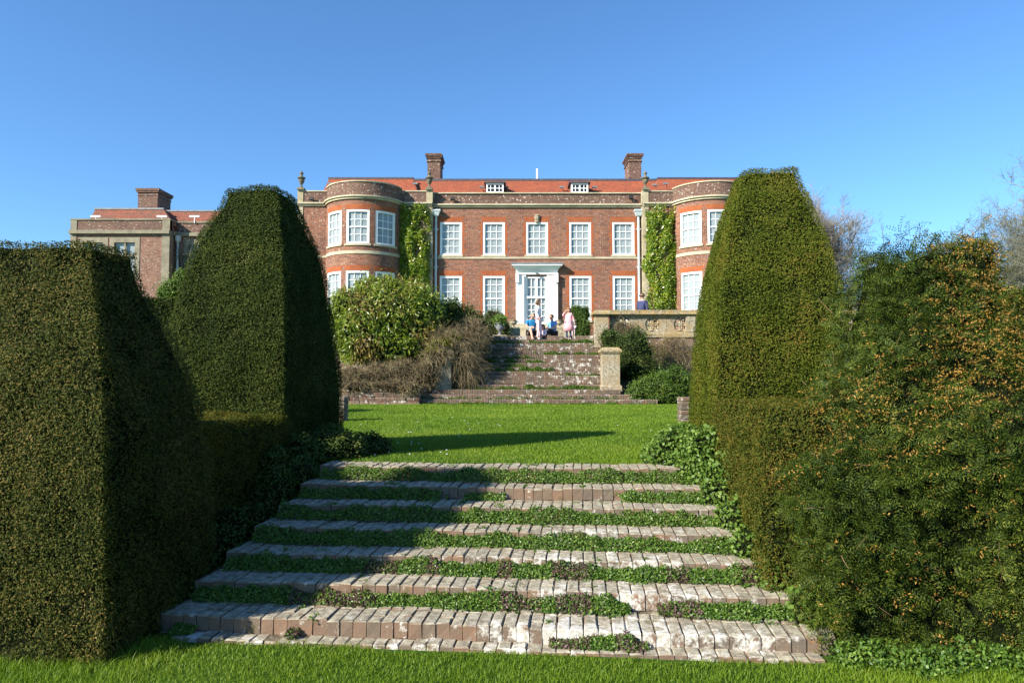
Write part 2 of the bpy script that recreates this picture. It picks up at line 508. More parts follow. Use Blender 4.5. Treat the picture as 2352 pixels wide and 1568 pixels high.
def sample(verts, faces, dens, back=.3, jit=(-.02, .02)):
    """area sampling of quads; fewer leaves on faces turned away from the garden path"""
    V = np.asarray(verts, float); Fq = np.asarray(faces)
    a, b, c, d = (V[Fq[:, i]] for i in range(4))
    n = np.cross(c - a, d - b); ar = np.linalg.norm(n, axis=1) / 2
    n = nrmz(n); ctr = (a + b + c + d) / 4
    wgt = np.where((n * (CAMP - ctr)).sum(1) > -.15, 1.0, back)
    cnt = rng.poisson(ar * dens * wgt)
    idx = np.repeat(np.arange(len(Fq)), cnt)
    s = rng.random(len(idx))[:, None]; t = rng.random(len(idx))[:, None]
    p = (a[idx] * (1 - s) + b[idx] * s) * (1 - t) + (d[idx] * (1 - s) + c[idx] * s) * t
    p = p + n[idx] * rng.uniform(jit[0], jit[1], len(idx))[:, None]
    return p, n[idx]


def n3(p, s, k=0):
    a, b, c = p[0] * s, p[1] * s, p[2] * s        # turned off the axes so no bands line up
    return mnoise.noise(Vector((.61 * a + .55 * b + .57 * c + k, -.67 * a + .74 * b + .02 * c + k * 1.7, -.42 * a - .39 * b + .82 * c - k)))


def frus_hull(cx, cy, hx, hy, z0, H, prof, yaw, nside=14, nz=34, bump=.02, seed=0, zfn=None, lean=(0, 0)):
    """clipped yew: lofted rectangle with a crisp edge, prof = [(t, scale)]"""
    ts = np.linspace(0, 1, nz)
    pt, ps = zip(*prof)
    fine = np.interp(np.linspace(-.12, 1.12, 311), pt, ps)
    fine = np.convolve(np.pad(fine, 15, mode='edge'), np.ones(31) / 31, 'valid')
    sc = np.interp(ts, np.linspace(-.12, 1.12, 311), fine)
    ring = []
    for i in range(4):
        for k in range(nside):
            u = k / nside * 2 - 1
            ring.append([(u, -1), (1, u), (-u, 1), (-1, -u)][i])
    V = []
    cyaw, syaw = math.cos(yaw), math.sin(yaw)
    for t, s in zip(ts, sc):
        for (u, v) in ring:
            r = 1 - .018 * (abs(u) * abs(v)) ** 6
            x = u * hx * s * r + lean[0] * t; y = v * hy * s ** 1.35 * r + lean[1] * t
            X = cx + x * cyaw - y * syaw; Y = cy + x * syaw + y * cyaw
            Z = z0 + t * H
            dx = n3((X, Y, Z), 1.3, seed) * bump * 1.3 + n3((X, Y, Z), 4, seed + 5) * bump * .8
            m = math.hypot(X - cx, Y - cy) or 1
            V.append((X + (X - cx) / m * dx, Y + (Y - cy) / m * dx, Z + n3((X, Y, 0), 2.5, seed) * bump * t))
    N = len(ring); Fq = []
    for k in range(nz - 1):
        for i in range(N):
            j = (i + 1) % N
            Fq.append((k * N + i, k * N + j, (k + 1) * N + j, (k + 1) * N + i))
    # top: shrinking rings
    base = (nz - 1) * N
    last = base
    top = np.array(V[base:base + N]); c = top.mean(0)
    for q in (.75, .5, .25, .04):
        st = len(V)
        for p in top:
            pp = c + (p - c) * q
            V.append((pp[0], pp[1], pp[2] + .01 * H / 3 * (1 - q) + n3(pp, 3, seed) * bump))
        for i in range(N):
            j = (i + 1) % N
            Fq.append((last + i, last + j, st + j, st + i))
        last = st
    return np.array(V), np.array(Fq)


def ell_hull(c, r, bump=.15, nu=26, nv=16, seed=0):
    V = []
    for k in range(nv + 1):
        th = math.pi * k / nv
        for i in range(nu):
            ph = 2 * math.pi * i / nu
            d = (math.sin(th) * math.cos(ph), math.sin(th) * math.sin(ph), -math.cos(th))
            q = 1 + bump * (n3(d, 1.8, seed) + .6 * n3(d, 4.2, seed + 3))
            V.append((c[0] + r[0] * d[0] * q, c[1] + r[1] * d[1] * q, c[2] + r[2] * d[2] * q))
    Fq = []
    for k in range(nv):
        for i in range(nu):
            j = (i + 1) % nu
            Fq.append((k * nu + i, k * nu + j, (k + 1) * nu + j, (k + 1) * nu + i))
    return np.array(V), np.array(Fq)


def shrink(V, c, q):
    return c + (V - c) * q


def shrub(name, label, blobs, m, L, W, dens, loc, cat='shrub', hull='hull', spread=.75, droop=.3, bump=.2, jit=(-.12, .05), inner=.84, zmin=-9, group=None, part='foliage', extra=None, ragged=0.0):
    t = empty(name, loc, label, cat, group)
    Ps = []; Ns = []
    hv = []; hf = []; off = 0
    for i, (c, r) in enumerate(blobs):
        V, Fq = ell_hull(c, r, bump, seed=i * 3.1 + c[0])
        p, n = sample(V, Fq, dens, .45, jit)
        keep = p[:, 2] > zmin
        for j, (c2, r2) in enumerate(blobs):
            if j != i:
                keep &= ((((p - np.array(c2)) / np.array(r2)) ** 2).sum(1) > .72)
        Ps.append(p[keep]); Ns.append(n[keep])
        if ragged:
            k = rng.random(len(Ps[-1])) < .12
            Ps[-1][k] += Ns[-1][k] * rng.uniform(0, ragged, k.sum())[:, None]
        V2 = shrink(V, np.array(c), inner)
        hv.append(V2); hf.append(Fq + off); off += len(V2)
    p = np.concatenate(Ps); n = np.concatenate(Ns)
    if isinstance(m, tuple):
        q = np.array([mnoise.noise(Vector((a * .8 + 3, b * .8, c * .9))) for a, b, c in p]) + rng.normal(size=len(p)) * .18 + (p[:, 0] - loc[0]) * .12 - (p[:, 2] - 3) * .1
        k = q > .22
        v, f = leaf_geo(p[k], n[k], L, W, spread, droop); np_mesh('turning_leaves', v, f, MT[m[1]], t)
        p, n, m = p[~k], n[~k], m[0]
    v, f = leaf_geo(p, n, L, W, spread, droop)
    np_mesh(part, v, f, MT[m], t)
    if hull:
        np_mesh('shade_core', np.concatenate(hv), np.concatenate(hf), MT[hull], t, True)  # added solid hull that closes the gaps with painted shade
    return t


def twig_mass(mb, pts, nrm, n, ln, r, wob=.5, grav=.15, seg=4, sides=3):
    """n curved dry stems starting at random given points"""
    idx = rng.integers(0, len(pts), n)
    for i in idx:
        p = Vector(pts[i]); d = (Vector(nrm[i]) + Vector(rng.normal(size=3)) * wob).normalized()
        P = [p.copy()]
        l = ln * random.uniform(.5, 1.3) / seg
        for k in range(seg):
            d = (d + Vector(rng.normal(size=3)) * .42 + Vector((0, 0, -grav))).normalized()
            P.append(P[-1] + d * l)
        mb.tube(P, [r * (1 - .19 * k) for k in range(seg + 1)], sides)


# ------------------------------------------------------------------ terrain
SK = -0.0997          # the garden steps are set a little askew to the house
OX, OY = -.17, 4.0


def st(p):            # local frame of the near steps -> world
    c, s = math.cos(SK), math.sin(SK)
    return (OX + p[0] * c - p[1] * s, OY + p[0] * s + p[1] * c, p[2])


def st_inv(x, y):
    c, s = math.cos(-SK), math.sin(-SK)
    dx, dy = x - OX, y - OY
    return dx * c - dy * s, dx * s + dy * c


LAWN = .722
TERR = 2.96


def gz(x, y):
    if y > 24.9: return TERR - .005
    v = st_inv(x, y)[1]
    if v < .32: z = 0
    elif v > 2.30: z = LAWN
    else: z = LAWN * (v - .32) / 1.98
    return z


def make_ground():
    ys = list(np.linspace(-30, 2, 9)) + list(np.arange(2.4, 8.0, .12)) + list(np.linspace(8.4, 24.8, 24)) + [24.95, 30, 60, 120, 400, 3000]
    xs = [-3000, -400, -100, -40, -20] + list(np.linspace(-12, 12, 61)) + [20, 40, 100, 400, 3000]
    V = []; Fq = []
    for y in ys:
        for x in xs:
            z = gz(x, y)
            if abs(x) < 15 and y < 24.8: z += .012 * n3((x, y, 0), .8, 2)
            V.append((x, y, z))
    n = len(xs)
    for j in range(len(ys) - 1):
        for i in range(n - 1):
            Fq.append((j * n + i, j * n + i + 1, (j + 1) * n + i + 1, (j + 1) * n + i))
    o = np_mesh('ground', V, Fq, MT['ground'], None, False)
    tag(o, kind='structure')


make_ground()


def blades(pts, h, wd, lean=.45):
    n = len(pts)
    a = rng.uniform(0, 2 * math.pi, n)
    side = np.stack([np.cos(a), np.sin(a), np.zeros(n)], 1)
    ld = np.stack([rng.normal(size=n), rng.normal(size=n), np.zeros(n)], 1) * lean
    hh = (h * rng.uniform(.5, 1.25, n))[:, None]
    ww = (wd * rng.uniform(.7, 1.2, n))[:, None]
    up = np.array([0, 0, 1.0])
    mid = pts + up * hh * .55 + ld * hh * .35
    tip = pts + up * hh * .9 + ld * hh
    v = np.stack([pts - side * ww, pts + side * ww, mid + side * ww * .7, tip, mid - side * ww * .7], 1).reshape(-1, 3)
    b = np.arange(n)[:, None] * 5
    f = np.concatenate([b + np.array([[0, 1, 2, 4]])], 0)
    f2 = b + np.array([[4, 2, 3, 3]])
    return v, f, f2


def grass_obj(name, pts, h, wd, label):
    v, f, f2 = blades(pts, h, wd)
    V = np.asarray(v, dtype=np.float32)
    me = bpy.data.meshes.new(name)
    n = len(f)
    loops = np.concatenate([f, f2[:, :3]], 1).astype(np.int32)      # 7 loops per blade
    me.vertices.add(len(V)); me.vertices.foreach_set('co', V.ravel())
    me.loops.add(n * 7); me.loops.foreach_set('vertex_index', loops.ravel())
    me.polygons.add(n * 2)
    ls = np.stack([np.arange(n) * 7, np.arange(n) * 7 + 4], 1).ravel().astype(np.int32)
    lt = np.tile([4, 3], n).astype(np.int32)
    me.polygons.foreach_set('loop_start', ls); me.polygons.foreach_set('loop_total', lt)
    me.update(calc_edges=True)
    o = link(name, me, MT['grass'])
    tag(o, label, 'grass', kind='stuff')


def lower_grass():
    n = 210000
    x = rng.uniform(-3.8, 3.8, n); y = rng.uniform(2.6, 4.75, n)
    P = []
    v = (y - OY) * math.cos(SK) - (x - OX) * math.sin(SK) * 1.0
    c, s = math.cos(-SK), math.sin(-SK)
    lx = (x - OX) * c - (y - OY) * s; v = (x - OX) * s + (y - OY) * c
    edge = -.115 + .035 * np.sin(lx * 5) + .02 * np.sin(lx * 17)
    inside = (v < edge) | ((lx < -2.05) & (v < .35)) | ((lx > 2.15) & (v < .1))
    x, y, lx, v = x[inside], y[inside], lx[inside], v[inside]
    p = np.stack([x, y, np.zeros(len(x)) + .0], 1)
    cl = np.array([mnoise.noise(Vector((a * 1.6, b * 1.6, 0))) for a, b in zip(x[::1], y[::1])])
    h = .024 + .010 * cl + np.where(lx < -1.6, .035, 0) * rng.random(len(x)) + np.where(lx > 1.9, .03, 0) * rng.random(len(x))
    grass_obj('lower_grass', p, h, .0017, 'bright green mown grass below the foot of the near brick steps')


def upper_grass():
    n = 420000
    # denser close by
    q = rng.random(n)
    y = 6.0 * (21.5 / 6.0) ** q
    x = rng.uniform(-1, 1, n) * (2.2 + y * .38)
    c, s = math.cos(-SK), math.sin(-SK)
    v = (x - OX) * s + (y - OY) * c
    keep = (v > 2.27) & (y < 20.9) & (x > -6.5) & (x < 6.5)
    x, y = x[keep], y[keep]
    p = np.stack([x, y, np.full(len(x), LAWN - .005)], 1)
    d = y / 6.0
    grass_obj('upper_lawn', p, .028 + .004 * np.sqrt(d), .0022 * d ** .9, 'mown lawn between the two flights of garden steps')


lower_grass()
upper_grass()

# ------------------------------------------------------------------ near brick steps
RISE = .103
GO = .33


def near_steps():
    t = empty('brick_steps', (OX, OY, 0), 'low wide flight of worn brick steps with plants along every riser, nearest the camera', 'steps')
    bed = MB()
    pitch = .0765
    for k in range(0, 8):                # 0 = the sunk kerb row
        mb = MB(); wear = []
        xl, xr = -1.93 - .0 + .035 * k, 1.90 - .035 * k
        if k == 0: xl, xr = -1.75, 1.75
        z1 = RISE * k if k else .022
        y0 = GO * (k - 1) if k else -.105
        x = xl + random.uniform(0, .03)
        j = 0
        while x < xr:
            w_ = pitch * random.uniform(.93, 1.07)
            sag = .006 * n3((x * 2, k, 0), 1, 3) + .010 * n3((x, k * 3, 0), .6, 9) * (1 if k else .6)
            zz = z1 + sag * 1.6 + random.choice((-.004, -.001, 0, .001, .003))
            yy = y0 + .012 * n3((x, k * 7, 0), 1.3, 4) + random.uniform(-.004, .004) + .035 * max(0, (x - xr + .5) / .5) ** 2
            fan = max(0, (x - (xr - .34)) / .34) * .10 if k in (1, 2) else 0
            d1 = .215 if k else .11
            n0 = len(mb.v)
            split = k and random.random() < .25
            rows = [(yy, yy + d1)] if not split else [(yy, yy + .10), (yy + .108, yy + d1)]
            if k: rows.append((yy + d1 + .010, yy + d1 + .112))
            for (a, b) in rows:
                m0 = len(mb.v)
                dz = random.uniform(-.003, .003)
                mb.bevbox(x + .002, x + w_ - .0025, a, b, zz - .098 + dz if k else zz - .06, zz + dz, .0065, .0032)
                if fan:
                    for q in range(m0, len(mb.v)):
                        px, py, pz = mb.v[q]
                        mb.v[q] = (px + fan * (py - yy) * 2.2, py, pz)
            # pale crust: strongest on noses, right of the middle
            lx = (x - xl) / (xr - xl)
            amt = 0 if not k else max(0, 1 - ((lx - .70) / .27) ** 2) * [0, 1.3, .95, .95, .75, .35, .15, .1][k]
            amt = max(amt, .25 if lx < .5 and k <= 3 else 0) * (random.uniform(.55, 1.15))
            if k == 0: amt = random.choice((0, .2, .75, .9))
            for q in range(n0, len(mb.v)):
                px, py, pz = mb.v[q]
                nose = 1.0 if py < yy + .02 else (.55 if py < yy + .12 else .40)
                wear.append(amt * nose)
            x += w_; j += 1
        mb.build('step', MT['step'], t, xf=st, attr=('wear', wear))
        if k:
            xs_ = np.linspace(xl, xr, 60)
            def zs_(q): return z1 + 1.6 * (.006 * n3((q * 2, k, 0), 1, 3) + .010 * n3((q, k * 3, 0), .6, 9)) - .0085
            def ys_(q): return y0 + .012 * n3((q, k * 7, 0), 1.3, 4) + .009 + .035 * max(0, (q - xr + .5) / .5) ** 2
            for q0, q1 in zip(xs_[:-1], xs_[1:]):
                a0, a1, b0, b1 = zs_(q0), zs_(q1), ys_(q0), ys_(q1)
                bed.quad((q0, b0, a0), (q1, b1, a1), (q1, y0 + .40, a1), (q0, y0 + .40, a0))
                bed.quad((q0, b0, z1 - .22), (q1, b1, z1 - .22), (q1, b1, a1), (q0, b0, a0))
            for q0 in (xl, xr):
                bed.quad((q0, y0 + .01, z1 - .22), (q0, y0 + .4, z1 - .22), (q0, y0 + .4, zs_(q0)), (q0, y0 + .01, zs_(q0)))
        else:
            bed.box(xl, xr, y0 + .02, .05, -.1, .010)
    bed.build('mortar_bed', MT['bedding'], t, xf=st)
    return t


near_steps()
mb = MB()
for i in range(34):
    x, y = random.uniform(-2.5, 3.0), random.uniform(6.6, 14)
    if i < 14: x, y = random.uniform(-1.6, -.6), random.uniform(6.6, 8.2)
    mb.lathe((x, y, LAWN + .02), [(.003, 0), (.011, .004), (.004, .008)], 6)
tag(mb.build('daisies', MT['white']), 'tiny white daisies dotted over the lawn', 'flowers', kind='stuff')


def creeping():
    """plants rooted along the foot of each riser"""
    Pg = []; Ng = []; Pp = []; Np = []
    for k in range(1, 8):
        y0 = GO * (k - 1)
        zb = RISE * (k - 1) if k > 1 else .02
        xl, xr = -1.9 + .035 * k, 1.86 - .035 * k
        n = int(17000 * (1 - .055 * k))
        x = rng.uniform(xl, xr, n)
        dens = np.array([mnoise.noise(Vector((a * 2.1, k * 5.3, 1))) for a in x]) + .45 * np.array([mnoise.noise(Vector((a * 8, k * 5.3, 4))) for a in x])
        thr = {1: .1, 2: -.55, 3: -.7, 4: -.9, 5: -.9, 6: .05, 7: -.9}[k]
        if k == 6: dens = dens + np.where(x < -.55, .9, 0) + np.where(x > .85, .8, 0) - np.where((x > -.5) & (x < .8), .5, 0)
        keep = (dens > thr) & (rng.random(n) < .97)
        x = x[keep]; dn = np.clip((dens[keep] - thr) * 1.6, .2, 1)
        m = len(x)
        hh = {1: .062, 2: .078, 3: .078, 4: .082, 5: .086, 6: .080, 7: .090}[k] * (0.5 + .5 * dn)
        hh = hh * (1 + .25 * np.sin(x * 9 + k) * np.sin(x * 3.1))
        hh = hh * (1 + .35 * np.array([n3((q, k, 0), 14, 2) for q in x]))
        a = rng.uniform(0, math.pi / 2, m); rr = np.sqrt(rng.uniform(.45, 1.15, m))
        yy = y0 + .012 - np.cos(a) * rr * (.070 + .035 * dn)
        zz = zb + np.sin(a) * rr * hh
        P = np.stack([x, yy, zz], 1)
        N = np.stack([rng.normal(size=m) * .2, -np.cos(a), np.sin(a) + .3], 1)
        c, s = math.cos(SK), math.sin(SK)
        W = np.stack([OX + P[:, 0] * c - P[:, 1] * s, OY + P[:, 0] * s + P[:, 1] * c, P[:, 2]], 1)
        pur = (np.array([mnoise.noise(Vector((q * 3.3, k * 2.1, 7))) for q in x]) > .12) & (rng.random(m) < .55) & (k <= 3)
        Pg.append(W[~pur]); Ng.append(nrmz(N[~pur])); Pp.append(W[pur]); Np.append(nrmz(N[pur]))
    for i in range(150):           # single weeds in the joints and on the treads
        k = random.randint(1, 7); lx = random.uniform(-1.8, 1.6); dy = random.choice((.0, .08, .21, .3, .3)) + random.uniform(-.02, .02)
        c0 = np.array(st((lx, GO * (k - 1) + dy, RISE * k - .002 if dy > .01 else RISE * k - .05)))
        m = random.randint(8, 40); rr_ = random.uniform(.008, .03)
        Pg.append(c0 + rng.normal(size=(m, 3)) * np.array([rr_, rr_ * .6, rr_ * .3])); Ng.append(np.tile([0, -.3, .95], (m, 1)))
    p = np.concatenate(Pg); n = np.concatenate(Ng)
    v, f = leaf_geo(p, n, .019, .011, .55, 0, .3)
    o = np_mesh('creeping_plants', v, f, MT['cover']); tag(o, 'small leaved green creeping plants along the risers of the near steps', 'plants', kind='stuff')
    p = np.concatenate(Pp); n = np.concatenate(Np)
    v, f = leaf_geo(p, n, .017, .010, .55, 0, .3)
    o = np_mesh('purple_creeping_plants', v, f, MT['purple']); tag(o, 'purple tinged creeping plants among the green ones on the lowest steps', 'plants', kind='stuff')


creeping()


# ------------------------------------------------------------------ yews and hedges
def clipped(name, label, hull, m, L, W, dens, loc, jit=(-.028, .010), spread=.8, cat='topiary', back=.3, group=None, inner=.05):
    V, Fq = hull
    t = empty(name, loc, label, cat, group)
    p, n = sample(V, Fq, dens, back, jit)
    # clipped growth is lumpy: thin and thick places
    q = np.array([n3(a, 5.5, 1) for a in p])
    q2 = np.array([n3(a, 2.1, 6) for a in p])
    p = p + n * (q * .014)[:, None]
    keep = (q * 1.1 + q2 * .5 + rng.uniform(-.75, .6, len(q))) > -.60
    p, n = p[keep], n[keep]
    v, f = leaf_geo(p, n, L, W, spread + .08, 0, .25, .45)
    np_mesh('foliage', v, f, MT[m], t)
    a, b, c, d = (V[Fq[:, i]] for i in range(4))
    fn = nrmz(np.cross(c - a, d - b))
    vn = np.zeros_like(V)
    for i in range(4): np.add.at(vn, Fq[:, i], fn)
    np_mesh('shade_core', V - nrmz(vn) * inner, Fq, MT['hull'], t, True)  # solid dark hull set under the leaves, not modelled branches
    return t


def clipped2(name, label, hull, m, L, W, dens, loc, **kw):
    return clipped(name, label, hull, m, L, W, dens, loc, **kw)


PYR = [(0, 1), (.3, .985), (.5, .93), (.65, .84), (.78, .73), (.88, .59), (.95, .49), (1, .42)]
PYR1 = [(0, 1), (.3, .985), (.5, .93), (.65, .84), (.78, .72), (.88, .60), (.95, .51), (1, .45)]
YG = 'clipped yew topiary flanking the near steps'
clipped('clipped_yew', 'broad brown-tinged clipped yew pyramid cut by the left edge of the picture',
        frus_hull(-2.69, 4.33, .68, .58, -.02, 2.29, PYR1, SK, seed=1, bump=.025, lean=(-.06, 0)), 'yew_brown', .0185, .0065, 27000, (-2.71, 4.46, 0), group=YG)
clipped('clipped_yew', 'tall dark green clipped yew pyramid at the left edge of the lawn',
        frus_hull(-2.53, 7.15, .60, .80, LAWN - .02, 2.64, PYR, SK, seed=2, bump=.03), 'yew_green', .0225, .0078, 21000, (-2.46, 7.07, LAWN), group=YG)
clipped('clipped_yew', 'tallest bright green clipped yew pyramid right of the lawn with a sunlit left side',
        frus_hull(2.305, 6.65, .56, .78, LAWN - .02, 2.67, PYR, SK, seed=3, bump=.02, lean=(.08, 0)), 'yew_right', .0225, .0078, 21000, (2.3, 6.65, LAWN), group=YG)

HB = [(0, 1), (.85, 1), (.96, .985), (1, .95)]
clipped('low_hedge', 'low clipped yew hedge joining the two left hand topiary pyramids beside the steps',
        frus_hull(-2.58, 5.65, .52, .85, .05, 1.10, HB, SK, seed=4, bump=.03), 'yew_bronze', .020, .007, 19000, (-2.58, 5.65, .4), cat='hedge')
clipped('low_hedge', 'low bronze-topped yew hedge joining the right hand topiary to the overgrown yew',
        frus_hull(2.33, 5.25, .72, 1.05, .05, 1.24, HB, SK, seed=5, bump=.03), 'yew_bronze', .020, .007, 19000, (2.15, 5.5, .4), cat='hedge')
clipped('tall_hedge', 'dark hedge seen in the gap between the two left hand topiary pyramids',
        frus_hull(-8.2, 14.3, 1.75, .6, LAWN, 2.32, HB, 0, seed=6), 'yew_green', .06, .02, 2600, (-8.2, 14.3, LAWN), cat='hedge')
clipped('tall_hedge', 'bronze clipped hedge behind the overgrown yew at the right edge',
        frus_hull(8.6, 9.6, 3.1, .6, LAWN, ZZ(664, 9.2) - LAWN, HB, 0, seed=7), 'yew_bronze', .045, .014, 3600, (8.6, 9.6, LAWN), cat='hedge')


def sprigs(pos, dirs, nrm, L, nneedle, nl, nw):
    """feathery yew sprays: a curved axis with two ranks of needles"""
    n = len(pos)
    ax = nrmz(dirs)
    side = nrmz(np.cross(ax, nrm + rng.normal(size=(n, 3)) * .35)); up = np.cross(side, ax)
    l = (L * rng.uniform(.5, 1.6, n))
    V = []
    for k in range(nneedle):
        t = (k // 2 + .5) / (nneedle / 2)
        sg = 1 if k % 2 else -1
        base = pos + ax * (l * t)[:, None] - up * (l * t * t * .25)[:, None]
        d = nrmz(side * sg + ax * .65 + up * rng.normal(size=(n, 1)) * .28)
        nd = nl * (1.1 - .5 * t) * rng.uniform(.8, 1.2, (n, 1))
        wv = nrmz(np.cross(d, up)) * nw * .5
        V.append(np.stack([base - wv * .6, base + d * nd * .5 - wv, base + d * nd, base + d * nd * .5 + wv], 1))
    V = np.stack(V, 1).reshape(-1, 3)
    f = np.arange(len(V)).reshape(-1, 4)
    return V, f


def overgrown():
    t = empty('overgrown_yew', (2.7, 4.7, 0), 'shaggy unclipped yew with orange flowering tips filling the right foreground', 'topiary', YG)
    prof = [(0, 1.0), (.25, 1.03), (.42, .97), (.55, .80), (.65, .62), (.8, .50), (.93, .43), (1, .39)]
    V, Fq = frus_hull(2.56, 4.42, .84, .72, .02, 2.27, prof, SK, seed=14, bump=.09)
    p, n = sample(V, Fq, 1900, .3, (-.12, .03))
    far = rng.random(len(p)) < .10
    p[far] += n[far] * rng.uniform(.0, .07, far.sum())[:, None]
    q = np.array([mnoise.noise(Vector((a * 3.2, b * 3.2, c * 4))) for a, b, c in p])
    p = p + n * (q * .15)[:, None]
    d = nrmz(nrmz(rng.normal(size=(len(p), 3))) * .9 + n * .75 + np.array([-.1, 0, -.12]))
    v, f = sprigs(p - d * .05, d, n, .10, 16, .026, .0060)
    np_mesh('needles', v, f, MT['yew_needle'], t)
    # flowering tips in drifts
    q2 = np.array([mnoise.noise(Vector((a * 1.6 + 4, b * 1.6, c * 1.6))) for a, b, c in p])
    hi = np.clip((p[:, 2] - .5) / 1.6, .12, 1)
    k = (q2 + rng.normal(size=len(p)) * .25 > .0) & (rng.random(len(p)) < .8 * hi)
    pk, nk, dk = p[k], n[k], d[k]
    rp = 9
    pk = np.repeat(pk + nk * .01 + dk * .03, rp, 0); nk = np.repeat(nk, rp, 0)
    pk = pk + rng.normal(size=pk.shape) * np.array([.020, .014, .010])
    v, f = leaf_geo(pk, nk, .017, .006, .8, .2)
    np_mesh('flowering_tips', v, f, MT['yew_tip'], t)
    # leading shoots poking out
    mb = MB()
    idx = rng.integers(0, len(p), 110)
    SP = []; SD = []; SN = []
    for i in idx:
        if n[i][1] > .4: continue
        a = Vector(p[i]) - Vector(n[i]) * .08
        dd = (Vector(n[i]) * .55 + Vector((rng.normal() * .6, rng.normal() * .4, .25 + rng.normal() * .5))).normalized()
        P = [a]
        for s_ in range(4):
            dd = (dd + Vector(rng.normal(size=3)) * .12).normalized(); P.append(P[-1] + dd * .055)
        mb.tube(P, [.0022, .002, .0018, .0015, .001], 3)
        for s_ in range(1, 5):
            for _ in range(2):
                SP.append(P[s_]); SD.append((dd + Vector(rng.normal(size=3)) * .5).normalized()); SN.append(n[i])
    tag(mb.build('shoots', MT['bronze_twig'], t), kind='stuff')
    v, f = sprigs(np.array(SP), np.array(SD), np.array(SN), .05, 10, .02, .004)
    np_mesh('shoot_needles', v, f, MT['yew_needle'], t)
    np_mesh('shade_core', (V - np.array([2.56, 4.42, 1.1])) * np.array([.84, .84, .93]) + np.array([2.56, 4.42, 1.08]), Fq, MT['hull'], t, True)  # shrunken solid hull, dark so gaps between sprays look shaded


overgrown()


# plants rooted beside the steps
def mound(name, label, blobs, m, L, W, dens, **kw):
    return shrub(name, label, blobs, m, L, W, dens, blobs[0][0], cat='plants', spread=.55, droop=.1, bump=.3, jit=(-.05, .02), **kw)


def side_plants():
    c1 = st((1.95, 2.45, LAWN))
    mound('ground_cover', 'mound of pale heart shaped leaves at the top right end of the near steps',
          [((1.48, 6.3, LAWN + .06), (.30, .36, .25)), ((1.60, 5.95, LAWN + .06), (.26, .26, .28)), ((1.66, 5.65, LAWN - .06), (.18, .2, .22))], 'nettle', .034, .028, 3400)
    bl = []
    for i, (lx, v, z, r) in enumerate(((1.55, 1.95, .60, .14), (1.58, 1.62, .54, .16), (1.64, 1.3, .44, .16), (1.68, .95, .34, .17), (1.76, .62, .22, .16), (1.84, .32, .13, .14))):
        q = st((lx, v, z)); bl.append((q, (r * .9, r * 1.1, r)))
    mound('trailing_plant', 'trailing soft leaved plant creeping down the right ends of the near steps', bl, 'nettle', .032, .026, 3000, ragged=.06)
    bl = []
    for i in range(9):
        q = st((2.04 + i * .23, -.02 - .05 * math.sin(i * 2), .03)); bl.append((q, (.2, .17, .06 + .03 * math.sin(i * 3.3))))
    mound('weeds', 'bright green weeds along the foot of the overgrown yew', bl, 'cover', .024, .014, 9500, hull=None)
    c2 = st((-2.35, 3.25, LAWN))
    mound('ground_cover', 'mound of low leaves darkened for shade at the foot of the tall dark left yew',
          [((-1.72, 6.85, LAWN + .03), (.34, .5, .24)), ((-1.45, 7.15, LAWN + .01), (.24, .34, .18)), ((-1.92, 6.4, LAWN), (.22, .35, .22)), ((-2.0, 6.0, LAWN - .1), (.2, .3, .25))], 'darkleaf', .026, .019, 4200)  # darker leaf material carries the shade at this yew's foot
    bl = []
    for (lx, v, z, r) in [(-2.06 + .02 * i + .05 * math.sin(i * 2.3), .05 + .2 * i, .02 + .068 * i, .13 + .04 * math.sin(i * 1.7)) for i in range(11)]:
        q = st((lx, v, z)); bl.append((q, (r, r * 1.3, r)))
    mound('trailing_plant', 'ivy-like plant darkened for shade along the left ends of the near steps', bl, 'darkleaf', .022, .015, 5000)  # shade put into the leaf colour, unlike the right-hand plant
    # a few dead leaves by the lowest step
    for i, (lx, v, z) in enumerate(((1.72, .62, .215), (1.93, -.02, .02), (2.2, -.12, .025), (2.05, -.08, .02))):
        mb = MB(); q = st((lx, v, z))
        pts = []
        for k in range(7):
            a = k / 7 * 2 * math.pi
            pts.append((q[0] + .028 * math.cos(a) * (1.3 if k % 2 else .8), q[1] + .018 * math.sin(a), q[2] + .008 + .008 * math.sin(a * 2 + i)))
        c = (q[0], q[1], q[2] + .002)
        for k in range(7): mb.poly([pts[k], pts[(k + 1) % 7], c])
        o = mb.build('dead_leaf', MT['deadleaf'])
        tag(o, ['curled tan dead leaf at the right end of the third step', 'tan dead leaf on the soil at the right end of the lowest step', 'dead leaf lying in the weeds below the overgrown yew', 'dead leaf beside the creeping plants at the lowest step end'][i], 'leaf', 'dead leaves by the near steps')


MT['deadleaf'] = simple('dead_leaf', [(.3, (.35, .18, .08)), (.7, (.5, .3, .15))], 20, .8, 0)
side_plants()

# ------------------------------------------------------------------ the house
HD = 42.0
HC = XX(1234, 560, HD)          # centre line of the front


def flat(Y):
    return lambda s, z, d: (s, Y + d, z)


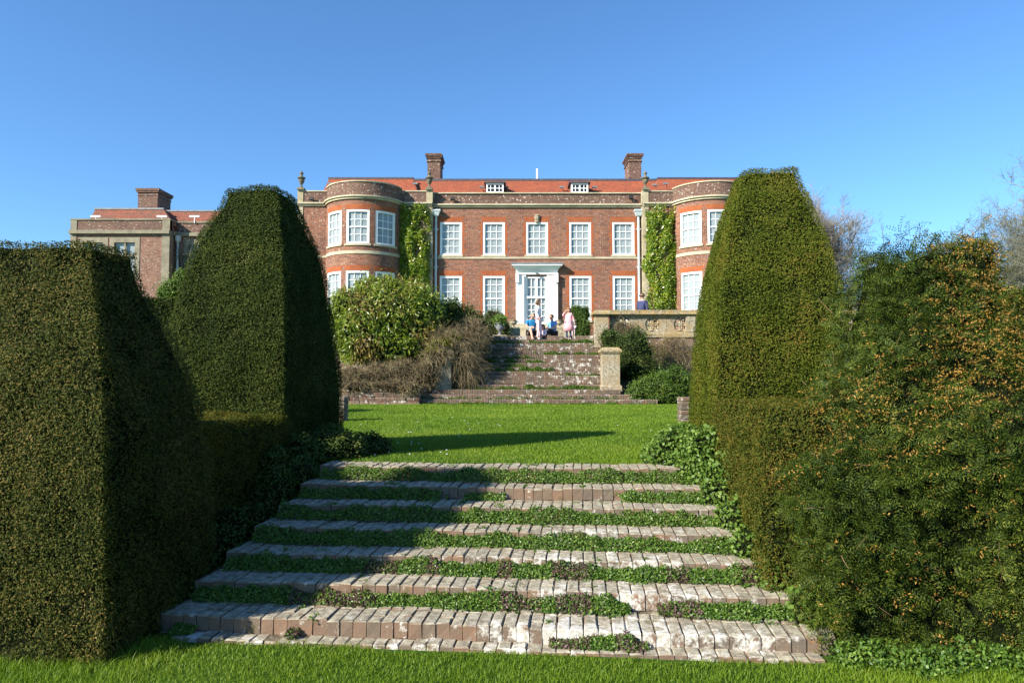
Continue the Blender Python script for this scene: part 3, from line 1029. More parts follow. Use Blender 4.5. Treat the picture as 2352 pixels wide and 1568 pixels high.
def grid(mb, fn, s0, s1, z0, z1, ops=(), step=None, reveal=.22):
    ss = {s0, s1}; zs = {z0, z1}
    for o in ops: ss |= {o[0], o[1]}; zs |= {max(o[2], z0), min(o[3], z1)}
    if step:
        k = int((s1 - s0) / step) + 1
        ss |= {s0 + (s1 - s0) * i / k for i in range(k)}
    ss = sorted(ss); zs = sorted(zs)
    ss = [s for i, s in enumerate(ss) if i == 0 or s - ss[i - 1] > 1e-5]
    for i in range(len(ss) - 1):
        for j in range(len(zs) - 1):
            a, b, c, d = ss[i], ss[i + 1], zs[j], zs[j + 1]
            ms, mz = (a + b) / 2, (c + d) / 2
            if any(o[0] < ms < o[1] and o[2] < mz < o[3] for o in ops): continue
            mb.quad(fn(a, c, 0), fn(b, c, 0), fn(b, d, 0), fn(a, d, 0), [(a, c), (b, c), (b, d), (a, d)])
    for (a, b, c, d) in ops:
        for (p, q) in (((a, c), (a, d)), ((a, d), (b, d)), ((b, d), (b, c)), ((b, c), (a, c))):
            mb.quad(fn(*p, 0), fn(*q, 0), fn(*q, reveal), fn(*p, reveal), [(0, 0), (1, 0), (1, .2), (0, .2)])


def band(mb, fn, s0, s1, z0, z1, d0, d1, step=None):
    k = 1 if not step else max(1, int((s1 - s0) / step + .5))
    for i in range(k):
        a = s0 + (s1 - s0) * i / k; b = s0 + (s1 - s0) * (i + 1) / k
        mb.quad(fn(a, z0, d0), fn(b, z0, d0), fn(b, z1, d0), fn(a, z1, d0), [(a, z0), (b, z0), (b, z1), (a, z1)])
        mb.quad(fn(a, z1, d0), fn(b, z1, d0), fn(b, z1, d1), fn(a, z1, d1))
        mb.quad(fn(a, z0, d1), fn(b, z0, d1), fn(b, z0, d0), fn(a, z0, d0))
        mb.quad(fn(b, z0, d1), fn(a, z0, d1), fn(a, z1, d1), fn(b, z1, d1))
    mb.quad(fn(s0, z0, d1), fn(s0, z0, d0), fn(s0, z1, d0), fn(s0, z1, d1))
    mb.quad(fn(s1, z0, d0), fn(s1, z0, d1), fn(s1, z1, d1), fn(s1, z1, d0))


def window(parent, fn, s0, s1, z0, z1, cols, rows, step=None, sill=True, brick=True, lit=True, label=None, fw=.13):
    f = MB()
    for (a, b, c, d) in ((s0, s0 + fw, z0, z1), (s1 - fw, s1, z0, z1), (s0 + fw, s1 - fw, z0, z0 + fw * .8), (s0 + fw, s1 - fw, z1 - fw, z1)):
        band(f, fn, a, b, c, d, .012, .12, step)
    fo = f.build('window', MT['white'], parent)
    if label: fo['label'] = label
    b = MB(); a0, a1, b0, b1 = s0 + fw, s1 - fw, z0 + fw * .8, z1 - fw
    bw = .034
    for i in range(1, cols):
        x = a0 + (a1 - a0) * i / cols
        band(b, fn, x - bw / 2, x + bw / 2, b0, b1, .084, .104)
    mid = rows // 2
    for j in range(1, rows):
        z = b0 + (b1 - b0) * j / rows
        hh = bw / 2 if j != mid else .035
        band(b, fn, a0, a1, z - hh, z + hh, .081 if j != mid else .06, .107, step)
    sub(b.build('glazing_bars', MT['white'], None), fo)
    g = MB()
    k = 1 if not step else max(1, int((a1 - a0) / step + .5))
    for i in range(k):
        p = a0 + (a1 - a0) * i / k; q = a0 + (a1 - a0) * (i + 1) / k
        g.quad(fn(p, b0, .095), fn(q, b0, .095), fn(q, b1, .095), fn(p, b1, .095))
    sub(g.build('pane', MT['glass'], None), fo)
    g = MB()
    for i in range(k):
        p = s0 + (s1 - s0) * i / k; q = s0 + (s1 - s0) * (i + 1) / k
        g.quad(fn(p, z0, .1215), fn(q, z0, .1215), fn(q, z1, .1215), fn(p, z1, .1215))
    sub(g.build('blind' if lit else 'dark_interior', MT['blind'] if lit else MT['darkroom'], None), fo)
    if sill:
        s = MB(); band(s, fn, s0 - .08, s1 + .08, z0 - .11, z0, -.07, .02, step)
        sub(s.build('sill', MT['cornice'], None), fo)
    if brick:
        r = MB()
        h = .30; fl = .15
        n = 8
        for i in range(n):
            a = i / n; c = (i + 1) / n
            t0, t1 = s0 + (s1 - s0) * a, s0 + (s1 - s0) * c
            u0, u1 = s0 - fl + (s1 - s0 + 2 * fl) * a, s0 - fl + (s1 - s0 + 2 * fl) * c
            r.quad(fn(t0, z1, -.006), fn(t1, z1, -.006), fn(u1, z1 + h, -.006), fn(u0, z1 + h, -.006))
        # toothed jambs
        if brick == 'full':
            z = z0; i = 0
            while z < z1 - .01:
                e = min(z + .225, z1); ww = .20 if i % 2 else .13
                r.quad(fn(s0 - ww, z, -.005), fn(s0, z, -.005), fn(s0, e, -.005), fn(s0 - ww, e, -.005))
                r.quad(fn(s1, z, -.005), fn(s1 + ww, z, -.005), fn(s1 + ww, e, -.005), fn(s1, e, -.005))
                z = e; i += 1
        r.build('brick_surround', MT['arch'], parent)
    return fo


def sub(o, part):
    """a sub-part: its mesh is in world space, as are the parts under a house at the origin"""
    o.parent = part
    o.matrix_parent_inverse = Matrix.LocRotScale(part.parent.location, None, None).inverted() @ Matrix.Identity(4) if False else Matrix.Identity(4)
    return o


house = empty('manor_house', (0, 0, 0), 'long red brick mansion with white sash windows, two bowed bays and an orange tiled roof', 'house')
ZB = TERR - .1
zp = ZZ(442.4, HD)              # parapet top
zc1, zc0 = ZZ(469.5, HD), ZZ(477, HD)
zb1, zb0 = ZZ(589.5, HD), ZZ(594.5, HD)
uz1, uz0 = ZZ(510, HD), ZZ(586, HD)
lz1, lz0 = ZZ(633.4, HD), ZZ(736, HD)
FY = HD; PY = HD - .36          # centre front / pavilion front
cxl, cxr = XX(994, 560, HD), 2 * HC - XX(994, 560, HD)


def mirror(s): return 2 * HC - s


wins = []
for a, b in ((1010.6, 1061), (1109, 1159.4), (1208, 1258.5), (1307, 1357.4), (1406, 1457)):
    wins.append((XX(a, 550, HD), XX(b, 550, HD)))
dz0, dz1 = ZZ(745, HD), ZZ(635, HD)
dx0, dx1 = XX(1208, 690, HD), XX(1256, 690, HD)
ops = [(a, b, uz0, uz1) for a, b in wins] + [(a, b, lz0, lz1) for i, (a, b) in enumerate(wins) if i != 2] + [(dx0, dx1, dz0, dz1)]
mb = MB(); fc = flat(FY)
grid(mb, fc, cxl, cxr, ZB, zc0, ops)
mb.build('front_wall', MT['brick'], house)
mb = MB()
band(mb, fc, cxl, cxr, zc1, zp - .07, .03, .35)
mb.build('parapet', MT['brick_dark'], house)
mb = MB()
band(mb, fc, cxl, cxr, zc0, zc0 + .11, -.10, .3); band(mb, fc, cxl, cxr, zc0 + .112, zc1, -.20, .34)
band(mb, fc, cxl, cxr, zp - .068, zp, -.06, .42)
mb.build('cornice', MT['cornice'], house)
mb = MB(); prev = cxl
for (a, b) in wins:
    pass
band(mb, fc, cxl, cxr, zb0, zb1 - .02, -.05, .02)
mb.build('string_course', MT['cornice'], house)
for i, (a, b) in enumerate(wins):
    window(house, fc, a, b, uz0, uz1, 3, 4, brick='full')
    if i != 2: window(house, fc, a, b, lz0, lz1, 3, 6, brick='full')

# keystone carving over the middle window
mb = MB(); kx, kz = XX(1233.5, 505, HD), ZZ(503, HD)
mb.lathe((kx, FY - .02, kz - .24), [(.10, 0), (.15, .06), (.13, .15), (.17, .28), (.16, .40), (.19, .44), (.12, .5)], 10, 1, .8)
mb.build('carved_keystone', MT['pier'], house)

# door
o_ = MB()
sx0, sx1 = XX(1187, 690, HD), XX(1279, 690, HD)
band(o_, fc, sx0, dx0 - .12, ZB, dz1 + .05, -.16, .02); band(o_, fc, dx1 + .12, sx1, ZB, dz1 + .05, -.16, .02)
band(o_, fc, dx0 - .119, dx0 - .001, ZB, dz1 + .1, -.07, .03); band(o_, fc, dx1 + .001, dx1 + .119, ZB, dz1 + .1, -.07, .03)
for (a, b) in ((sx0 - .05, sx0 + .10), (sx1 - .10, sx1 + .05)):
    band(o_, fc, a, b, ZB, dz1 - .4, -.20, -.161)
    band(o_, fc, a - .02, b + .02, dz1 - .39, dz1 + .16, -.30, -.162)
band(o_, fc, sx0 - .04, sx1 + .04, dz1 + .11, dz1 + .30, -.12, .02)
band(o_, fc, sx0 - .06, sx1 + .06, dz1 + .301, ZZ(619, HD), -.18, .02)
zt = ZZ(619, HD)
for i, (e, hh) in enumerate(((.12, .08), (.20, .09), (.30, .07))):
    band(o_, fc, sx0 - e, sx1 + e, zt + .001, zt + hh, -.2 - e, .02); zt += hh + .001
o_.build('door_surround', MT['white'], house)
o_ = MB(); band(o_, fc, sx0 - .34, sx1 + .34, zt + .001, zt + .10, -.52, .03); o_.build('door_hood_lead', MT['leadgrey'], house)
dr = MB()
zm = ZZ(683, HD)
band(dr, fc, dx0, dx0 + .10, dz0, dz1, .02, .1); band(dr, fc, dx1 - .10, dx1, dz0, dz1, .02, .1)
mc = (dx0 + dx1) / 2
band(dr, fc, mc - .07, mc + .07, dz0, dz1, .02, .1)
band(dr, fc, dx0 + .1, mc - .07, dz0, dz0 + .15, .02, .1); band(dr, fc, mc + .07, dx1 - .1, dz0, dz0 + .15, .02, .1)
band(dr, fc, dx0, dx1, zm - .05, zm + .07, -.03, .019)
band(dr, fc, dx0 + .1, mc - .07, dz1 - .1, dz1, .02, .1); band(dr, fc, mc + .07, dx1 - .1, dz1 - .1, dz1, .02, .1)
door = dr.build('door', MT['white'], house)
gb = MB()
for (a, b) in ((dx0 + .1, mc - .07), (mc + .07, dx1 - .1)):
    q = (a + b) / 2
    band(gb, fc, q - .02, q + .02, dz0 + .15, dz1 - .1, .04, .07)
    for z in list(np.linspace(dz0 + .15, zm - .05, 5)[1:-1]) + [(zm + .07 + dz1 - .1) / 2]:
        band(gb, fc, a, b, z - .02, z + .02, .037, .073)
sub(gb.build('glazing_bars', MT['white'], None), door)
g = MB(); g.quad(fc(dx0, dz0, .06), fc(dx1, dz0, .06), fc(dx1, dz1, .06), fc(dx0, dz1, .06)); sub(g.build('pane', MT['glass'], None), door)
g = MB(); g.quad(fc(dx0, dz0, .115), fc(dx1, dz0, .115), fc(dx1, dz1, .115), fc(dx0, dz1, .115)); sub(g.build('blind', MT['blind'], None), door)
mb = MB(); mb.box(mc - .01, mc + .1, FY - .22, FY - .03, ZZ(632, HD), ZZ(627, HD)); mb.tube([(mc, FY - .2, ZZ(631, HD)), (mc - .07, FY - .25, ZZ(629, HD)), (mc - .02, FY - .27, ZZ(626.5, HD))], .02, 5)
mb.build('door_lamp_bracket', MT['leadgrey'], house)


# pavilions with bowed bays
def pavilion(left):
    S = (lambda s: s) if left else mirror
    pl, pr = XX(684.5, 450, PY), XX(993, 450, PY)
    bR = 2.28; by = HD - .36 + .52; bc = -8.75
    half = 2.22
    phi = math.asin(half / bR)
    fp = flat(PY)
    segs = [(pl, bc - half), (bc + half, pr)]
    zp2 = zp + .02
    wl = MB(); pa = MB(); co = MB(); sc = MB()
    for (a, b) in segs:
        a, b = sorted((S(a), S(b)))
        grid(wl, fp, a, b, ZB, zc0)
        band(pa, fp, a, b, zc1, zp2 - .07, .0, .35)
        for (q0, q1, z0_, z1_) in ((-.1, .3, zc0, zc0 + .11), (-.2, .34, zc0 + .112, zc1), (-.06, .42, zp2 - .068, zp2)):
            band(co, fp, a, b, z0_, z1_, q0, q1)
        band(sc, fp, a, b, zb0, zb1, -.04, .02)
    # returns (the pavilion stands forward of the centre)
    ex = S(pr)
    wl.quad((ex, PY, ZB), (ex, FY + .1, ZB), (ex, FY + .1, zp2 - .07), (ex, PY, zp2 - .07))
    oxx = S(pl)
    wl.quad((oxx, PY, ZB), (oxx, PY + 12, ZB), (oxx, PY + 12, zp2 - .07), (oxx, PY, zp2 - .07))
    cx_ = S(bc)
    fb = lambda s, z, d: (cx_ + (bR - d) * math.sin(s / bR), by - (bR - d) * math.cos(s / bR), z)
    a0 = phi * bR
    Ws = [(-42, 16.8), (0, 16.8), (42, 16.8)]
    uz1b, uz0b = ZZ(489.5, 39.9) , ZZ(567, 39.9)
    uz1b, uz0b = ZZ(480.5, 39.9), ZZ(559, 39.9)
    lz1b, lz0b = ZZ(621, 39.9), ZZ(728, 39.9)
    zb1b, zb0b = ZZ(575, 39.9), ZZ(582, 39.9)
    ob = []
    for (c, h) in Ws:
        ob += [(R(c - h) * bR, R(c + h) * bR, uz0b, uz1b), (R(c - h) * bR, R(c + h) * bR, lz0b, lz1b)]
    grid(wl, fb, -a0, a0, ZB, zc0, ob, .16)
    band(pa, fb, -a0, a0, zc1, zp2 + .06, .0, .3, .16)
    band(co, fb, -a0, a0, zc0, zc0 + .11, -.1, .1, .16); band(co, fb, -a0, a0, zc0 + .112, zc1, -.19, .14, .16)
    band(co, fb, -a0, a0, zp2 + .062, zp2 + .13, -.05, .34, .16)
    band(sc, fb, -a0, a0, zb0b, zb1b, -.035, .02, .16)
    # lid behind the bay's parapet
    pts = [fb(-a0 + 2 * a0 * i / 14, zc1 + .1, .2) for i in range(15)]
    wl.poly(pts)
    wl.build('pavilion_wall', MT['brick'], house)
    pa.build('pavilion_parapet', MT['brick_dark'], house)
    co.build('pavilion_cornice', MT['cornice'], house)
    sc.build('pavilion_string_course', MT['cornice'], house)
    for (c, h) in Ws:
        window(house, fb, R(c - h) * bR, R(c + h) * bR, uz0b, uz1b, 3, 4, .2)
        window(house, fb, R(c - h) * bR, R(c + h) * bR, lz0b, lz1b, 3, 6, .2)
    # stone pilaster strips at both ends, with urn finials
    for (q, w_) in ((pl - .02, .34), (pr - .35, .37)):
        pmb = MB(); a, b = sorted((S(q), S(q + w_)))
        band(pmb, fp, a, b, ZB, zc0 - .002, -.04, .05)
        band(pmb, fp, a, b, zc1 + .002, zp2 - .072, -.04, .05)
        if q > pl + 1:      # its return
            e0, e1 = sorted((ex - .021 if not left else ex + .021, ex + (.03 if left else -.03)))
            pmb.box(e0, e1, PY + .051, FY - .002, ZB, zc0 - .002)
            pmb.box(e0, e1, PY + .051, FY - .002, zc1 + .002, zp2 - .072)
        pmb.build('pilaster', MT['stone'], house)
    for q in (pl + .18, pr - .19):
        u = MB(); x = S(q)
        u.bevbox(x - .2, x + .2, PY - .16, PY + .24, zp2, zp2 + .16, .02)
        u.lathe((x, PY + .04, zp2 + .16), [(.16, 0), (.13, .05), (.06, .10), (.055, .22), (.10, .27), (.16, .38), (.19, .50), (.12, .53), (.23, .58), (.24, .63), (.12, .68), (.08, .74), (.06, .80), (.11, .86), (.12, .91), (.05, .98), (.02, 1.05)], 12)
        u.build('roof_urn', MT['stone_dark'], house)
    # hipped roof
    rf = MB()
    e0x, e1x = S(XX(733, 441, PY + .6)), S(XX(966, 441, PY + .6))
    r0x, r1x = S(XX(756, 411, PY + 3.2)), S(XX(949, 411, PY + 3.2))
    ze, zr = zp2 - .45, ZZ(411, PY + 3.2)
    ye, yr = PY + .55, PY + 3.2
    A, B, Cc, D_ = (e0x, ye, ze), (e1x, ye, ze), (r1x, yr, zr), (r0x, yr, zr)
    E, G = (e0x, PY + 12, ze), (e1x, PY + 12, ze)
    H_, I = (r0x, PY + 9.4, zr), (r1x, PY + 9.4, zr)
    for fpoly in ((A, B, Cc, D_), (E, A, D_, H_), (B, G, I, Cc), (G, E, H_, I), (D_, Cc, I, H_)):
        rf.poly(fpoly)
    rf.build('pavilion_roof', MT['tile'], house)
    rd = MB(); x0, x1 = sorted((r0x, r1x)); rd.box(x0 - .05, x1 + .05, yr - .08, yr + .1, zr - .03, zr + .09)
    rd.build('roof_ridge', MT['lead'], house)


pavilion(True)
pavilion(False)

# main roof, dormers, chimneys
ry, rz_ = HD + 3.6, ZZ(414.5, HD + 3.6)
rf = MB()
ze = zp - .5
rf.poly([(cxl - 3.2, HD + .5, ze), (cxr + 3.2, HD + .5, ze), (cxr + 3.2, ry, rz_), (cxl - 3.2, ry, rz_)])
rf.poly([(cxl - 3.2, ry, rz_), (cxr + 3.2, ry, rz_), (cxr + 3.2, ry + 6, rz_), (cxl - 3.2, ry + 6, rz_)])
rf.poly([(cxl - 3.2, ry + 6, rz_), (cxr + 3.2, ry + 6, rz_), (cxr + 3.2, ry + 9, ze), (cxl - 3.2, ry + 9, ze)])
rf.build('roof', MT['tile'], house)
rd = MB(); rd.box(cxl - 3.2, cxr + 3.2, ry - .10, ry + .12, rz_ - .05, rz_ + .09)
rd.build('roof_ridge', MT['lead'], house)
bw_ = MB(); bw_.box(XX(684.5, 450, PY) + .02, mirror(XX(684.5, 450, PY)) - .02, PY + 12.5, PY + 12.8, ZB, zp - .5)
bw_.build('back_wall', MT['brick'], house)
for (a, b) in ((1117, 1156.5), (1312, 1351)):
    yd = HD + 1.2
    x0, x1, z0, z1 = XX(a, 430, yd), XX(b, 430, yd), ZZ(443.5, yd), ZZ(420.5, yd)
    d = MB(); d.box(x0 + .003, x1 - .003, yd + .2, yd + 2.5, z0 - .3, z1 - .002)
    do = d.build('dormer', MT['leadgrey'], house)
    fd = flat(yd)
    f = MB(); fw = .09
    for (p, q, r, s) in ((x0, x0 + fw, z0, z1), (x1 - fw, x1, z0, z1), (x0 + fw, x1 - fw, z0, z0 + fw), (x0 + fw, x1 - fw, z1 - fw, z1)):
        band(f, fd, p, q, r, s, 0, .12)
    for i in (1, 2, 3):
        x = x0 + (x1 - x0) * i / 4; hw = .045 if i == 2 else .02
        band(f, fd, x - hw, x + hw, z0 + fw, z1 - fw, .02, .1)
    band(f, fd, x0 + fw, x1 - fw, (z0 + z1) / 2 - .02, (z0 + z1) / 2 + .02, .023, .097)
    sub(f.build('window_frame', MT['white'], None), do)
    g = MB(); g.quad(fd(x0, z0, .06), fd(x1, z0, .06), fd(x1, z1, .06), fd(x0, z1, .06)); sub(g.build('pane', MT['glass'], None), do)
    g = MB(); g.quad(fd(x0, z0, .16), fd(x1, z0, .16), fd(x1, z1, .16), fd(x0, z1, .16)); sub(g.build('dark_interior', MT['darkroom'], None), do)
    g = MB(); g.box(x0 - .14, x1 + .14, yd - .12, yd + 2.6, z1, z1 + .07); sub(g.build('dormer_roof', MT['lead'], None), do)
for sgn in (0, 1):
    S = (lambda s: s) if not sgn else mirror
    cy_ = HD + 5.0
    a, b = sorted((S(XX(982, 385, cy_)), S(XX(1011, 385, cy_))))
    zt, z0 = ZZ(353, cy_), rz_ - .3
    c = MB()
    c.box(a, b, cy_, cy_ + 1.7, z0, zt - .55)
    c.box(a - .06, b + .06, cy_ - .06, cy_ + 1.76, zt - .548, zt - .46)
    c.box(a - .001, b + .001, cy_ - .001, cy_ + 1.701, zt - .458, zt - .32)
    for i in range(3): c.box(a - .05 - .05 * i, b + .05 + .05 * i, cy_ - .05 - .05 * i, cy_ + 1.75 + .05 * i, zt - .318 + .09 * i, zt - .23 + .09 * i)
    c.box(a - .10, b + .10, cy_ - .1, cy_ + 1.8, zt - .047, zt)
    c.build('chimney', MT['brick_dark'], house)
mb = MB(); fx = XX(1234, 400, ry + 2); mb.lathe((fx, ry + 2, rz_ - .2), [(.075, 0), (.07, ZZ(388, ry + 2) - rz_ + .15), (.05, ZZ(388, ry + 2) - rz_ + .2)], 8)
mb.v = mb.v
mb.build('flagpole', MT['white'], house)

# rainwater hoppers and pipes
for sgn in (0, 1):
    S = (lambda s: s) if not sgn else mirror
    px = S(XX(1001.5, 560, HD - .1)); c = MB()
    z1, z0 = ZZ(482, HD - .2), ZZ(496, HD - .2)
    c.hexa([(px - .13, FY - .28, z0), (px + .13, FY - .28, z0), (px + .13, FY - .02, z0), (px - .13, FY - .02, z0), (px - .24, FY - .36, z1 - .1), (px + .24, FY - .36, z1 - .1), (px + .24, FY - .02, z1 - .1), (px - .24, FY - .02, z1 - .1)])
    c.box(px - .27, px + .27, FY - .39, FY - .015, z1 - .099, z1)
    c.lathe((px, FY - .15, ZB), [(.068, 0), (.068, z0 - ZB)], 8)
    for z in np.linspace(ZB + .6, z0 - .9, 4): c.lathe((px, FY - .15, z), [(.09, 0), (.09, .1)], 8)
    for z in np.linspace(ZB + .6, z0 - .9, 4): c.box(px - .14, px + .14, FY - .17, FY - .002, z + .11, z + .15)
    c.build('downpipe', MT['pipe'], house)
for (x, y) in ((715, 454), (1040, 454), (1450, 451)):
    D = (PY if x < 900 else HD) - .22; q = PX(x, y, D); c = MB()
    c.hexa([(q[0] - .13, D, q[2] - .1), (q[0] + .13, D, q[2] - .1), (q[0] + .13, D + .1, q[2] - .16), (q[0] - .13, D + .1, q[2] - .16), (q[0] - .13, D + .03, q[2] + .06), (q[0] + .13, D + .03, q[2] + .06), (q[0] + .13, D + .13, q[2]), (q[0] - .13, D + .13, q[2])])
    c.box(q[0] - .02, q[0] + .02, D + .1, D + .3, q[2] - .08, q[2] - .02)
    c.build('floodlight', MT['black'], house)
for (x, y, D) in ((1109, 433, 44), (1164, 433, 44), (1292, 433, 44), (1367, 433, 44), (762, 425, 43.2), (956, 425, 43.2), (1505, 428, 43.2), (1530, 425, 43.2)):
    q = PX(x, y, D); c = MB()
    c.tube([(q[0] + .1, D + .3, q[2] - .2), (q[0] + .05, D, q[2] - .2), (q[0], D - .1, q[2])], .018, 4)
    c.box(q[0] - .2, q[0] + .1, D - .2, D - .05, q[2], q[2] + .1)
    c.build('camera_bracket', MT['leadgrey'], house)

# door steps up from the terrace
ds = empty('door_steps', (HC, HD - 3, TERR), 'short flight of pale stone steps rising to the white door', 'steps')
for i in range(12):
    z1 = TERR + (dz0 - TERR) * (i + 1) / 12
    m = MB(); e = .03 * (12 - i)
    m.bevbox(sx0 - .5 - e, sx1 + .5 + e, HD - 4.0 + i * .3, HD - .55, z1 - (dz0 - TERR) / 12 + .001, z1, .015)
    m.build('step', MT['stone'], ds)
m = MB(); m.box(sx0 - .45, sx1 + .45, HD - .549, HD - .17, TERR, dz0 - .002); m.build('threshold', MT['stone'], ds)


# ------------------------------------------------------------------ side wing
def side_wing():
    t = empty('side_wing', (-28, 49, TERR), 'lower far-left brick wing with stone dressings, mossy tiled roof and one stout chimney', 'house')
    D = 49.0; D2 = 49.9
    x0, x1 = XX(164, 515, D), XX(390, 515, D)
    x2 = XX(530, 515, D2)
    zpt, zcb, zct = ZZ(502.5, D), ZZ(537.5, D), ZZ(529.5, D)
    f1 = flat(D); f2 = flat(D2)
    wx0, wx1 = XX(262, 585, D), XX(309.5, 585, D); wz1, wz0 = ZZ(557, D), ZZ(640, D)
    w2x0, w2x1 = XX(433.5, 585, D2), XX(460, 585, D2); w2z1, w2z0 = ZZ(562, D2), ZZ(640, D2)
    w3 = (XX(190, 585, D), XX(236, 585, D))
    m = MB()
    grid(m, f1, x0, x1, ZB, zcb, [(wx0, wx1, wz0, wz1), (w3[0], w3[1], wz0, wz1)])
    grid(m, f2, x1, x2, ZB, zcb, [(w2x0, w2x1, w2z0, w2z1)])
    m.quad((x1, D, ZB), (x1, D2, ZB), (x1, D2, zpt - .1), (x1, D, zpt - .1)); m.quad((x0, D, ZB), (x0, D + 9, ZB), (x0, D + 9, zpt - .1), (x0, D, zpt - .1))
    m.build('wall', MT['brick_wing'], t)
    m = MB(); band(m, f1, x0, x1, zct, zpt - .1, .0, .35); band(m, f2, x1 + .002, x2, zct, zpt - .1, .0, .35); m.box(x1 - .35, x1 - .003, D + .352, D2 + .2, zct, zpt - .1)
    m.build('parapet', MT['brick_dark'], t)
    m = MB()
    for (f, a, b) in ((f1, x0 - .06, x1 + .06), (f2, x1 + .061, x2)):
        band(m, f, a, b, zcb, zct, -.22, .3); band(m, f, a, b, zpt - .098, zpt, -.07, .42)
    m.box(x1 - .3, x1 + .2, D + .301, D2 - .221, zcb, zct); m.box(x1 - .4, x1 + .07, D + .421, D2 - .071, zpt - .098, zpt)
    m.build('cornice', MT['wing_stone'], t)
    for (p_, q_) in ((x1 - .5, x1 + .03), (x0 - .03, x0 + .4)):
        m = MB(); band(m, f1, p_, q_, ZB, zcb - .002, -.04, .05); band(m, f1, p_, q_, zct + .002, zpt - .1, -.04, -.002)
        if p_ > x0 + 1: m.box(x1 + .002, x1 + .03, D + .051, D + .5, ZB, zcb - .002)
        m.build('stone_quoins', MT['wing_stone'], t)
    for (f, a, b, z0, z1) in ((f1, wx0, wx1, wz0, wz1), (f1, w3[0], w3[1], wz0, wz1), (f2, w2x0, w2x1, w2z0, w2z1)):
        s = MB()
        for (p, q, r, u) in ((a - .3, a, z0, z1), (b, b + .34, z0, z1), (a - .3, b + .34, z1, z1 + .36)):
            band(s, f, p, q, r, u, -.03, .02)
        mc_ = (a + b) / 2; zm_ = z1 - (z1 - z0) * .36
        band(s, f, mc_ - .06, mc_ + .06, z0, z1, .02, .12); band(s, f, a, b, zm_ - .06, zm_ + .06, .017, .117)
        so = s.build('window', MT['wing_stone'], t)
        g = MB(); g.quad(f(a, z0, .1), f(b, z0, .1), f(b, z1, .1), f(a, z1, .1)); o = g.build('pane', MT['glass'], t); o.parent = so
        g = MB(); g.quad(f(a, z0, .19), f(b, z0, .19), f(b, z1, .19), f(a, z1, .19)); o = g.build('blind', MT['blind'], t); o.parent = so
    # roofs
    def hip(ax, bx, ye, yr, yb, ze, zr, rx0, rx1):
        r = MB(); A, B, C_, D_ = (ax, ye, ze), (bx, ye, ze), (rx1, yr, zr), (rx0, yr, zr)
        E, G, I, H_ = (ax, yb, ze), (bx, yb, ze), (rx1, yb - 2, zr), (rx0, yb - 2, zr)
        for q in ((A, B, C_, D_), (E, A, D_, H_), (B, G, I, C_), (G, E, H_, I), (D_, C_, I, H_)): r.poly(q)
        r.build('roof', MT['oldtile'], t)
        r = MB(); r.box(rx0 - .03, rx1 + .03, yr - .1, yr + .1, zr - .04, zr + .08); r.build('roof_ridge', MT['leadgrey'], t)
    zr = ZZ(480.5, D + 2)
    hip(XX(198, 503, D + .5), XX(404, 503, D + .5), D + .5, D + 2, D + 9, zpt - .5, zr, XX(219, 480, D + 2), XX(376, 480, D + 2))
    hip(XX(380, 503, D2 + .5), x2, D2 + .5, D2 + 2, D2 + 8, zpt - .5, ZZ(485.5, D2 + 2), XX(370, 480, D2 + 2), x2)
    c = MB(); cy_ = D + 3; a, b = XX(317, 455, cy_), XX(362, 455, cy_); zt = ZZ(433, cy_)
    c.box(a, b, cy_, cy_ + 2.0, zr - .5, zt - .55); c.box(a - .04, b + .04, cy_ - .04, cy_ + 2.04, zt - .549, zt - .42)
    c.box(a - .001, b + .001, cy_ - .001, cy_ + 2.001, zt - .419, zt - .3); c.box(a - .09, b + .09, cy_ - .09, cy_ + 2.09, zt - .299, zt - .17); c.box(a - .14, b + .14, cy_ - .14, cy_ + 2.14, zt - .169, zt)
    c.build('chimney', MT['brick_dark'], t)
    c = MB(); px = XX(411, 560, D2); z1 = ZZ(543, D2)
    c.lathe((px, D2 - .15, ZB), [(.08, 0), (.08, z1 - .5 - ZB), (.2, z1 - .35 - ZB), (.23, z1 - ZB)], 8); c.build('downpipe', MT['pipe'], t)
    for x in (220, 372, 447):
        q = PX(x, 503, D + .8); c = MB(); c.box(q[0] - .35, q[0] + .35, q[1] - .06, q[1] + .06, q[2] + .12, q[2] + .24); c.tube([(q[0], q[1], q[2] - .3), (q[0], q[1], q[2] + .12)], .04, 5)
        c.build('roof_bracket', MT['white'], t)


side_wing()

# ------------------------------------------------------------------ terrace steps, walls, piers
FS = -.055
FX0, FX1 = -2.1, 2.75
FSX, FSY = .42, 20.75


def ft(p):
    c, s = math.cos(FS), math.sin(FS)
    x, y = p[0] - FSX, p[1]
    return (FSX + x * c - y * s, FSY + x * s + y * c, p[2])


FR = (TERR - LAWN) / 16
FY_ = [0, .30, .62] + [1.25 + .235 * i for i in range(13)]


